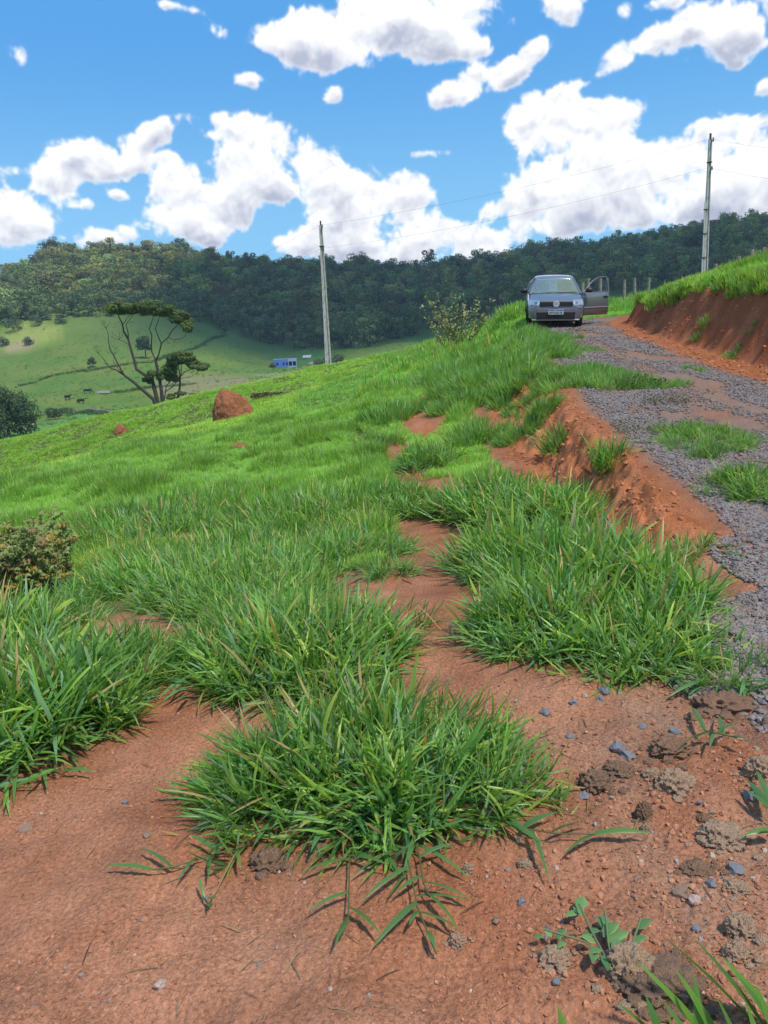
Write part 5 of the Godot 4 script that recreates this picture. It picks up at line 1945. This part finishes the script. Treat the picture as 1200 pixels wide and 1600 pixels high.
		var side := dir.cross(Vector3.UP).normalized()
		var up := side.cross(dir)
		var long := maxf((tip - base).length() * 0.95, 0.028)
		var c := Color(0.10, 0.235, 0.075).lerp(Color(0.17, 0.31, 0.10), rng.randf())
		for k in 6:
			var t := k / 5.0
			var w := long * 0.24 * sin(PI * pow(t, 0.85)) + 0.0005
			var m := base + dir * long * t - Vector3(0, 0.25 * long * t * t, 0)
			g.point(m + side * w + up * w * 0.35, (up + side * 0.4).normalized(), c)
			g.point(m, up, c * 0.88)
			g.point(m - side * w + up * w * 0.35, (up - side * 0.4).normalized(), c)
		for k in 5:
			for z in 2:
				var a := k * 3 + z
				g.tri(a, a + 1, a + 3)
				g.tri(a + 1, a + 4, a + 3)
		put("leaf", g.mesh(), wl, o)


func make_bush() -> void:
	# the brownish feathery weed at the left edge, with a white flower beside it
	rng.seed = 88
	var base := ground_at(35, 935)
	var o := thing("weed_bush", "brownish feathery weed bush with yellowing leaves at the left edge", "weed bush", base)
	var st := Build.new()
	var b := Build.new()
	for k in 46:
		var f := Vector3(rnd(-0.8, 0.42), 0, rnd(-0.5, 0.4))
		f.y = height(base.x + f.x, -(base.z + f.z)) - base.y
		var dir := Vector3(rnd(-0.35, 0.35), 1, rnd(-0.35, 0.35)).normalized()
		var long := rnd(0.35, 0.80)
		st.tube([f, f + dir * long * 0.5 + Vector3(rnd(-0.03, 0.03), 0, rnd(-0.03, 0.03)), f + dir * long], [0.005, 0.004, 0.002], 4, Color(0.16, 0.12, 0.07))
		for m in 24:
			# a feathered leaf: a rib with pairs of small leaflets
			var t := rnd(0.25, 1.0)
			var at := f + dir * long * t
			var out := Vector3(rnd(-1, 1), rnd(-0.1, 0.6), rnd(-1, 1)).normalized()
			var rib := rnd(0.07, 0.14)
			var c := Color(0.19, 0.27, 0.09).lerp(Color(0.34, 0.38, 0.13), rng.randf())
			if rng.randf() < 0.12:
				c = Color(0.46, 0.32, 0.08)
			elif rng.randf() < 0.15:
				c = Color(0.30, 0.22, 0.11)
			var side := out.cross(Vector3.UP).normalized()
			for q in 7:
				var w := at + out * rib * q / 6.0
				for s in [-1.0, 1.0]:
					rhomb(b, w + side * s * 0.016, Vector3(rnd(-1, 1), rnd(0.1, 1.0), rnd(-0.4, 1.2)).normalized(), rnd(0.016, 0.030), c)
	put("stems", st.mesh(), M.foliage, o)
	put("leaflets", b.mesh(), M.foliage, o)
	o = thing("white_flower", "small white flower heads in the grass right of the weed bush", "flower", ground_at(100, 905))
	var petal := mat("petal", lin(0.80, 0.80, 0.76), 0.6)
	for s in [[-0.03, 0.30], [0.05, 0.285]]:
		var g := Build.new()
		g.tube([Vector3(s[0] * 0.4, 0, 0), Vector3(s[0], s[1], 0.03)], [0.002, 0.002], 4, Color(0.1, 0.18, 0.06))
		put("stem", g.mesh(), M.foliage, o)
		g = Build.new()
		for k in 8:
			var a := TAU * k / 8
			rhomb(g, Vector3(s[0] + cos(a) * 0.012, s[1] + 0.004, 0.03 + sin(a) * 0.012), Vector3(cos(a) * 0.4, 1, sin(a) * 0.4).normalized(), 0.014, Color.WHITE)
		put("petals", g.mesh(), petal, o)


func make_stones() -> void:
	var st := mat("grey_stone", lin(0.23, 0.235, 0.255), 0.75)
	var n := noise(FastNoiseLite.TYPE_SIMPLEX, 0.06, 4, 23)
	var tex := noise_tex(n, 256, ramp([[0.0, Color(0.66, 0.65, 0.66)], [0.55, Color(0.9, 0.9, 0.9)], [1.0, Color(1, 1, 1)]]))
	st.albedo_texture = tex
	st.uv1_triplanar = true
	st.uv1_scale = Vector3(14, 14, 14)
	var pale := mat("pale_stone", lin(0.55, 0.42, 0.36), 0.8)
	var dusty := mat("dusty_stone", lin(0.34, 0.23, 0.17), 0.9)
	for m in [pale, dusty]:
		m.albedo_texture = tex
		m.uv1_triplanar = true
		m.uv1_scale = Vector3(14, 14, 14)
	var hn := noise(FastNoiseLite.TYPE_SIMPLEX, 0.05, 5, 29)
	hn.fractal_gain = 0.7
	var rough := noise_tex(hn, 512)
	var dark_dung := mat("dark_dung", lin(0.36, 0.225, 0.145), 0.95)
	var dry_dung := mat("dry_dung", lin(0.62, 0.43, 0.29), 0.95)
	var brown := mat("brown_clod", lin(0.40, 0.235, 0.145), 0.95)
	for m in [dark_dung, dry_dung, brown]:
		m.albedo_texture = noise_tex(hn, 512, ramp([[0.0, Color(0.55, 0.52, 0.50)], [0.4, Color(0.88, 0.87, 0.86)], [1.0, Color(1, 1, 1)]]))
		m.uv1_triplanar = true
		m.uv1_scale = Vector3(7, 7, 7)
		m.heightmap_enabled = true
		m.heightmap_texture = rough
		m.heightmap_scale = 0.9
	# clods of dried dung and earth: [x, y of the foot, width, height in pixels, material, label]
	var k := 0
	for c in [[418, 1362, 62, 42, dark_dung, "dark clod of dung in front of the frontmost clump, by the left runner"], [497, 1335, 40, 26, brown, "half hidden brown clod under the front leaves of the frontmost clump"],
		[930, 1236, 58, 40, dark_dung, "dark crumbly dung lump left of its smaller twin, on the soil track"], [965, 1212, 50, 26, dark_dung, "smaller dark dung lump touching the crumbly one, just below the bluish stone"],
		[1055, 1240, 62, 44, dry_dung, "pale crumbling dung heap right of the dark dung lumps"], [1015, 1218, 26, 20, dry_dung, "small pale crumb between the dark dung lumps and the pale heap"],
		[1130, 1318, 74, 36, dry_dung, "pale flat ridged clod shaped like a bun near the right edge"], [1100, 1287, 28, 18, brown, "small brown clod just above the bun-shaped one"],
		[1132, 1116, 100, 40, brown, "big brown dung lump under the grass at the edge of the gravel"], [1048, 1178, 66, 30, brown, "flattened dark clod left of the small grass sprig"],
		[1006, 1285, 28, 40, dark_dung, "upright dark scrap of dung standing alone on the soil"], [1010, 1302, 18, 20, dry_dung, "small pale crumb at the foot of the upright dark scrap"],
		[1158, 1462, 50, 36, dry_dung, "pale angular clod near the right edge above the corner grass"], [1035, 1560, 130, 52, dark_dung, "largest dung pile, brown and layered, behind the corner grass"], [985, 1530, 80, 60, dry_dung, "dry ridge of dung at the left end of the largest pile"],
		[868, 1505, 52, 28, dry_dung, "pale crumbs of dung left of the oval-leaved weed"], [820, 1356, 24, 18, dry_dung, "single pale clod below the right grass runner"], [731, 1368, 20, 24, dry_dung, "single small clod right of the forked runners"],
		[715, 1480, 30, 26, dry_dung, "small clod at the tip of the longest runner"], [1150, 1395, 40, 20, dry_dung, "flat pale crumb below the bun-shaped clod"], [1190, 1215, 50, 40, dry_dung, "pale clod cut by the right edge above the flat stone"], [1090, 1365, 50, 18, brown, "thin brown crust on the soil below the bun-shaped clod"], [1150, 1500, 40, 30, dry_dung, "pale crumb beside the angular clod, above the corner grass"],
		[795, 1010, 44, 18, brown, "brown clod where the soil track meets the big clump behind"]]:
		var p := ground_at(c[0], c[1] - c[3] * 0.25)
		var s := (p - Vector3(0, EYE, 0)).length() / F
		var o := thing("dung_clod", c[5], "clod", p, "dried dung and clods on the soil")
		var w: float = c[2] * s * 0.5
		var h: float = c[3] * s * 0.62
		put("lump", lump(300 + k, Vector3(w * 0.80, h * 0.8, w * 0.66), 0.30, 2.6, 4, false, -0.3), c[4], o)
		# crumbs broken from it
		rng.seed = 900 + k
		for q in rng.randi_range(6, 11):
			var a := rnd(0, TAU)
			var r := w * rnd(0.55, 1.45)
			var m := put("crumb", lump(400 + k * 7 + q, Vector3(1, rnd(0.5, 0.8), rnd(0.7, 1.0)) * w * rnd(0.08, 0.30), 0.4, 1.6, 2), c[4], o)
			m.position = Vector3(cos(a) * r, 0, sin(a) * r)
			m.position.y = height(p.x + m.position.x, -(p.z + m.position.z)) - p.y + 0.002
		k += 1
	k = 0
	for c in [[980, 1182, 22, st, "bluish grey stone standing up, the brightest on the soil track"], [966, 1170, 22, st, "grey stone flat behind the bright bluish one"], [945, 1082, 18, st, "grey stone at the upper end of the soil track below the large right clump"], [896, 1099, 13, st, "dark grey stone left of the upper track stones"], [852, 1115, 15, st, "dark stone on the soil track, leftmost of the upper ones"], [890, 1153, 13, st, "dark grey stone halfway down the soil track"],
		[912, 1245, 18, st, "dark stone below the crumbly dung lump"], [938, 1093, 12, st, "small grey stone under the upper track stones"], [915, 1088, 8, pale, "tiny whitish stone between the upper track stones"], [1053, 1146, 18, st, "dark grey stone by the edge of the gravel, above the flattened clod"], [1003, 1137, 12, st, "small grey stone between the track and the gravel"], [1150, 1360, 22, st, "grey stone at the right, between the bun-shaped clod and the angular clod"],
		[1112, 1382, 14, st, "bluish small stone left of the grey one under the bun-shaped clod"], [1085, 1407, 16, pale, "pinkish white stone in the lower right soil"], [1063, 1398, 22, dusty, "reddish stone beside the pinkish white one"], [815, 1410, 12, st, "dark stone alone on the soil below the right runner's leaves"], [870, 1535, 12, st, "dark stone near the bottom, left of the oval-leaved weed"], [1170, 1246, 18, st, "grey stone near the right edge, above the broad grass leaves"],
		[1183, 1200, 24, st, "large grey stone at the right edge below the gravel"], [845, 1243, 12, st, "small dark stone at the right tip of the frontmost clump"], [1088, 1452, 14, st, "small grey stone in the lower right between crumbs"], [935, 1500, 16, dusty, "rounded pinkish stone beside the oval-leaved weed"], [250, 1540, 16, pale, "whitish scrap on the bare soil at the bottom left"], [516, 1546, 7, pale, "tiny white stone near the bottom of the soil"], [196, 1254, 9, st, "tiny dark stone under the tall left clump"], [322, 1405, 9, st, "dark pebble under the left runner"], [820, 1220, 10, st, "grey pebble at the right edge of the frontmost clump's soil"], [775, 1440, 11, dusty, "brown pebble right of the longest runner's leaf"], [230, 1305, 14, dusty, "low brown pebble on the left soil"], [38, 1298, 20, dusty, "flat brown scrap of earth at the left edge"], [405, 1508, 8, st, "dark pebble low on the soil left of the runners"]]:
		var p := ground_at(c[0], c[1])
		var s := (p - Vector3(0, EYE, 0)).length() / F
		var w: float = c[2] * s * 0.5
		rng.seed = 700 + k
		var m := put("stone", lump(700 + k, Vector3(w, w * rnd(0.55, 0.85), w * rnd(0.7, 1.0)), 0.5, 0.9, 1 if c[2] > 13 else 1, true, -0.6), c[3])
		m.position = p + Vector3(0, w * 0.15, 0)
		m.rotation = Vector3(rnd(-0.3, 0.3), rnd(0, TAU), rnd(-0.3, 0.3))
		tag(m, c[4], "stone", "loose stones on the soil")
		k += 1


func make_gravel() -> void:
	var g := mat("crushed_stone", Color.WHITE, 0.72)
	g.vertex_color_use_as_albedo = true
	g.albedo_texture = M.grey_stone.albedo_texture
	g.uv1_triplanar = true
	g.uv1_scale = Vector3(0.8, 0.8, 0.8)
	var chips := []
	for k in 6:
		chips.append(lump(1200 + k, Vector3(1.0, [0.55, 0.75, 0.45, 0.65, 0.8, 0.5][k], [0.7, 0.8, 0.9, 0.6, 0.75, 0.85][k]), 0.5, 0.9, 1, true, -0.8))
	rng.seed = 1300
	var w := []
	var c := []
	for k in 6:
		w.append([])
		c.append([])
	for q in [[2.2, 5.6, 40000, 0.010, 0.021], [5.0, 9.0, 56000, 0.010, 0.019], [9.0, 15.0, 56000, 0.012, 0.022], [15.0, 27.0, 56000, 0.016, 0.030]]:
		for k in q[2]:
			var d := rnd(q[0], q[1])
			var x := rnd(0.9, minf(7.4, 0.54 * d + 0.5))
			var a := gravel_amount(x, d)
			if x > quick("xb", XB, d) + 0.1 or rng.randf() > 0.06 + 1.1 * a or a < 0.04:
				continue
			if d > 4.2 and scarp(x, d) > 0.1:
				continue
			var r := rnd(q[3], q[4])
			var p := Vector3(x, height(x, d) + r * rnd(0.05, 0.5), -d)
			var m := rng.randi() % 6
			w[m].append(Transform3D(Basis.from_euler(Vector3(rnd(-0.6, 0.6), rnd(0, TAU), rnd(-0.6, 0.6))).scaled_local(Vector3.ONE * r), p))
			var t := rnd(0.7, 1.45)
			var dust := clampf(rnd(-0.35, 0.75), 0.0, 1.0)
			c[m].append(Color(0.255 * t, 0.23 * t, 0.228 * t).lerp(Color(0.42, 0.29, 0.21), dust))
	var root := Node3D.new()
	root.name = numbered("gravel")
	add_child(root, true)
	tag(root, "dark grey crushed stone lying on the road", "", "", "stuff")
	for k in 6:
		swarm("stones", chips[k], g, w[k], c[k], root)
	# crumbs of the soil
	w = [[], [], []]
	c = [[], [], []]
	var e := mat("soil_crumb", Color.WHITE, 0.95)
	e.vertex_color_use_as_albedo = true
	var bits := []
	for k in 3:
		bits.append(lump(1250 + k, Vector3(1, 0.65, 0.85), 0.5, 1.2, 1, true, -0.7))
	for k in 70000:
		var d := 1.2 + 6.5 * pow(rng.randf(), 1.7)
		var x := rnd(-0.62 * d, 0.62 * d)
		if d > 4.6 and x > 2.0:
			continue
		var lumpy := 0.35 + smoothstep(0.2, 1.2, x) * smoothstep(3.6, 2.6, d) + 0.8 * n_mid.get_noise_2d(x * 2.0, d * 2.0)
		if rng.randf() > lumpy:
			continue
		var r := 0.0016 + 0.0052 * pow(rng.randf(), 7.0) * (1.7 if x > 0.3 and d < 3.4 else 1.0)
		var m := rng.randi() % 3
		w[m].append(Transform3D(Basis.from_euler(Vector3(rnd(0, 1), rnd(0, TAU), rnd(0, 1))).scaled_local(Vector3.ONE * r), Vector3(x, height(x, d) + r * 0.3, -d)))
		var t := rng.randf()
		c[m].append(Color(0.30, 0.125, 0.065).lerp(Color(0.52, 0.25, 0.145), t) if rng.randf() < 0.90 else Color(0.13, 0.13, 0.15).lerp(Color(0.5, 0.42, 0.33), t))
	root = Node3D.new()
	root.name = numbered("soil_crumbs")
	add_child(root, true)
	tag(root, "small crumbs and grains of red soil", "", "", "stuff")
	for k in 3:
		swarm("crumbs", bits[k], e, w[k], c[k], root)


func make_debris() -> void:
	# clods that have fallen from the eroded edge and from the bank
	rng.seed = 1500
	var e: StandardMaterial3D = M.soil_crumb
	var shapes := []
	for k in 4:
		shapes.append(lump(1550 + k, Vector3(1, 0.7, 0.85), 0.45, 1.3, 2, false, -0.6))
	var w := [[], [], [], []]
	var c := [[], [], [], []]
	for k in 9000:
		var d := rnd(4.8, 24.0)
		var x := 0.0
		var r := 0.004 + 0.022 * pow(rng.randf(), 4.0)
		if rng.randf() < 0.55:
			x = quick("xe", XE, d) - rnd(-0.25, 1.25) * quick("wd", WD, d)
		else:
			x = quick("xb", XB, d) + rnd(-0.7, 0.9)
			r *= 1.5
		var m := rng.randi() % 4
		w[m].append(Transform3D(Basis.from_euler(Vector3(rnd(0, 1), rnd(0, TAU), rnd(0, 1))).scaled_local(Vector3.ONE * r), Vector3(x, height(x, d) + r * 0.15, -d)))
		c[m].append(Color(0.36, 0.13, 0.055).lerp(Color(0.54, 0.215, 0.10), rng.randf()))
	var root := Node3D.new()
	root.name = numbered("earth_crumbs")
	add_child(root, true)
	tag(root, "crumbled red earth on the eroded road edge and below the bank", "", "", "stuff")
	for k in 4:
		swarm("crumbs", shapes[k], e, w[k], c[k], root)
	# dead straw and leaf litter on the bare soil
	var st := []
	var sc := []
	var b := Build.new()
	leaf(b, Vector3.ZERO, Vector3(1, 0.12, 0), 0.09, 0.0022, 0.4, Color.WHITE, 3, 0.2)
	for k in 420:
		var d := 1.3 + 6.0 * pow(rng.randf(), 1.3)
		var x := rnd(-0.55, 0.55) * d
		st.append(Transform3D(Basis(Vector3.UP, rnd(0, TAU)).scaled_local(Vector3.ONE * rnd(0.3, 1.2)), spot(x, d) + Vector3(0, 0.004, 0)))
		var t := rnd(0.6, 1.1)
		sc.append(Color(0.46 * t, 0.36 * t, 0.20 * t) if rng.randf() < 0.7 else Color(0.20 * t, 0.12 * t, 0.07 * t))
	swarm("dead_straw", b.mesh(), M.grass_leaf, st, sc, null, "bits of dead straw lying on the bare soil")


func make_verge_plants() -> void:
	# small plants that stand on the road and on the cut bank
	rng.seed = 71
	for q in [[1028, 470, 14, 0.30, 6, "small tuft clinging to the middle of the red bank"], [1165, 527, 30, 0.16, 9, "low grass tuft at the foot of the red bank by the right edge"], [1100, 512, 14, 0.2, 5, "tiny tuft at the foot of the red bank"], [868, 700, 14, 0.30, 4, "thin tall blades in front of the eroded road edge"], [950, 790, 16, 0.30, 5, "tall bent blades in front of the widest part of the eroded road edge"], [1090, 868, 18, 0.2, 4, "few blades at the near end of the eroded road edge"], [970, 482, 16, 0.3, 10, "grass at the bend of the road behind the car door"]]:
		var p := ground_at(q[0], q[1], 8.0)
		var o := thing("small_tuft", q[5], "grass tuft", p, "small tufts on the red earth")
		var w := []
		var c := []
		var half: float = q[2] * -p.z / F
		for k in q[4]:
			var v := Vector3(rnd(-1, 1) * half, 0, rnd(-1, 1) * half * 0.5)
			v.y = height(p.x + v.x, -(p.z + v.z)) - p.y
			w.append(lean_at(v, rnd(0, TAU), q[3] / 0.38 * rnd(0.7, 1.2), Vector3(rnd(-1, 0.2), 0, rnd(0, 1)), 0.5))
			var t := rnd(0.85, 1.2)
			c.append(Color(t * 1.1, t, t * 0.9))
		swarm("leaves", mids[0], M.grass_leaf, w, c, o)
	for q in [[1000, 604, 42, 0.14, 620, Color(0.055, 0.065, 0.040), Color(0.10, 0.10, 0.065), "dark greyish creeping weed across the gravel, right of the grass strip"], [1040, 628, 36, 0.10, 380, Color(0.17, 0.16, 0.11), Color(0.26, 0.24, 0.17), "pale dry weed on the gravel below the dark creeping one"], [1010, 670, 60, 0.06, 380, Color(0.16, 0.17, 0.10), Color(0.25, 0.25, 0.17), "thin straw-coloured weeds on the gravel near the road edge"], [910, 520, 26, 0.10, 140, Color(0.05, 0.06, 0.04), Color(0.09, 0.09, 0.05), "small dark weed on the gravel in front of the open door"]]:
		var p := ground_at(q[0], q[1])
		var o := thing("road_weed", q[7], "weed", p, "weeds on the gravel road")
		var half: float = q[2] * -p.z / F
		var b := Build.new()
		for k in q[4]:
			var v := Vector3(rnd(-1, 1) * half, rnd(0.0, 1.0) * q[3], rnd(-1, 1) * half * 0.8)
			if Vector2(v.x / half, v.z / half).length() > 1.0:
				continue
			v.y += height(p.x + v.x, -(p.z + v.z)) - p.y
			rhomb(b, v, Vector3(rnd(-1, 1), rnd(0.2, 1), rnd(-1, 1)).normalized(), rnd(0.012, 0.026), q[5].lerp(q[6], rng.randf()))
		put("leaves", b.mesh(), M.foliage, o)
	# tufts strewn over the pasture
	var w := []
	var c := []
	for k in 9000:
		var d := rnd(100.0, 345.0)
		var x := rnd(-0.55, 0.12) * d
		var patch := n_big.get_noise_2d(x * 0.3, d * 0.3)
		if rng.randf() > 0.55 + patch:
			continue
		w.append(lean_at(spot(x, d), rnd(0, TAU), rnd(0.6, 1.6) * (2.0 if rng.randf() < 0.06 else 1.0), Vector3(1, 0, 0), 0.1))
		var t := rnd(0.55, 1.15)
		c.append(Color(t * 1.25, t, t * 0.9))
	swarm("pasture_tufts", fars[1], M.grass_leaf, w, c, null, "grass tufts dotted over the far pasture")


func make_shade_cloud() -> void:
	# a cumulus overhead, outside the view, that keeps the sun off the wooded hill
	var m := mat("cloud_white", lin(0.9, 0.9, 0.9), 1.0)
	rng.seed = 404
	var b := Build.new()
	var ball_ := ball(2)
	for k in 150:
		var c := Vector3(rnd(-270, 290), rnd(-12, 26), rnd(-150, 150))
		if Vector2(c.x / 285.0, c.z / 145.0).length() > 1.0 + rnd(-0.1, 0.1):
			continue
		var r := rnd(34, 62)
		var k0 := b.v.size()
		for q in ball_[0]:
			b.point(c + q * Vector3(r, r * 0.5, r * 0.85), q)
		for f in ball_[1]:
			b.tri(k0 + f[0], k0 + f[2], k0 + f[1])
	var o := put("cloud", b.mesh(), m)
	o.position = Vector3(205, 30, -430) + to_sun * 600.0
	tag(o, "", "", "", "structure")


var to_sun := Vector3.UP


func setup() -> void:
	n_big = noise(FastNoiseLite.TYPE_SIMPLEX_SMOOTH, 0.16, 3, 1)
	n_mid = noise(FastNoiseLite.TYPE_SIMPLEX_SMOOTH, 0.55, 3, 2)
	n_fine = noise(FastNoiseLite.TYPE_SIMPLEX_SMOOTH, 0.9, 3, 3)
	n_lump = noise(FastNoiseLite.TYPE_CELLULAR, 0.9, 2, 4)
	cam_basis = Basis(Vector3.RIGHT, deg_to_rad(-12.0)) * Basis(Vector3.BACK, deg_to_rad(-2.5))


func _ready() -> void:
	setup()
	var cam := Camera3D.new()
	cam.name = "camera"
	cam.fov = 67.3
	cam.near = 0.05
	cam.far = 9000.0
	cam.transform = Transform3D(cam_basis, Vector3(0, EYE, 0))
	add_child(cam)
	var env := Environment.new()
	env.background_mode = Environment.BG_SKY
	env.sky = make_sky()
	env.tonemap_mode = Environment.TONE_MAPPER_LINEAR
	env.tonemap_exposure = 1.3
	env.sdfgi_enabled = true
	env.ssao_enabled = true
	env.ssil_enabled = true
	env.fog_enabled = true
	env.fog_density = 0.00028
	env.fog_light_color = Color(0.72, 0.82, 0.95)
	var we := WorldEnvironment.new()
	we.name = "world_environment"
	we.environment = env
	add_child(we)
	var sun := DirectionalLight3D.new()
	sun.name = "sun"
	sun.light_energy = 0.95
	sun.light_color = Color(1.0, 0.965, 0.91)
	sun.light_angular_distance = 5.0
	sun.shadow_enabled = true
	sun.directional_shadow_max_distance = 900.0
	add_child(sun)
	# towards the sun: high, to the right and a little behind
	to_sun = Vector3(sin(deg_to_rad(138.0)) * cos(deg_to_rad(61.0)), sin(deg_to_rad(61.0)), -cos(deg_to_rad(138.0)) * cos(deg_to_rad(61.0)))
	sun.transform = Transform3D(Basis.looking_at(-to_sun, Vector3.FORWARD), Vector3(0, 60, 0))
	land_materials()
	plant_materials()
	for q in [[405, 600, 9.0, 11.0, Color(0.40, 0.19, 0.105), 0.75], [360, 598, 24.0, 26.0, Color(0.32, 0.30, 0.16), 0.75], [470, 556, 14.0, 22.0, Color(0.12, 0.30, 0.08), 0.8], [440, 585, 10.0, 8.0, Color(0.32, 0.34, 0.2), 0.7], [110, 665, 26.0, 30.0, Color(0.15, 0.37, 0.08), 0.8], [45, 525, 16.0, 14.0, Color(0.38, 0.46, 0.12), 0.8], [30, 545, 7.0, 5.0, Color(0.45, 0.36, 0.24), 0.8], [300, 515, 60.0, 20.0, Color(0.22, 0.32, 0.085), 0.6]]:
		var g := ground_at(q[0], q[1], 90.0)
		patches.append([g.x, -g.z, q[2], q[3], q[4], q[5]])
	make_land()
	for k in 5:
		tufts.append(tuft(100 + k, 10, 5, 0.32, 4, 0.0072, 0.12))
	for k in 4:
		mids.append(blades(200 + k, 52, 0.40, 0.0095, 0.17, 2))
	for k in 4:
		fars.append(blades(300 + k, 34, 0.34, 0.0155, 0.30, 2))
	rng.seed = 360
	for k in 10:
		var b := Build.new()
		leaf(b, Vector3.ZERO, Vector3(1, rnd(0.05, 0.45), rnd(-0.2, 0.2)), rnd(0.13, 0.21), rnd(0.0075, 0.0105), rnd(0.2, 0.8), Color(0.10, 0.255, 0.085).lerp(Color(0.19, 0.40, 0.13), rng.randf()), 6, 0.3)
		rim_leaves.append(b.mesh())
	make_clumps()
	make_hillside_grass()
	make_forest()
	make_valley_trees()
	make_big_tree()
	make_car()
	make_line()
	make_fences()
	make_buildings()
	make_cattle()
	make_mounds()
	make_bush()
	make_runners()
	make_stones()
	make_verge_plants()
	make_gravel()
	make_debris()
	make_shade_cloud()
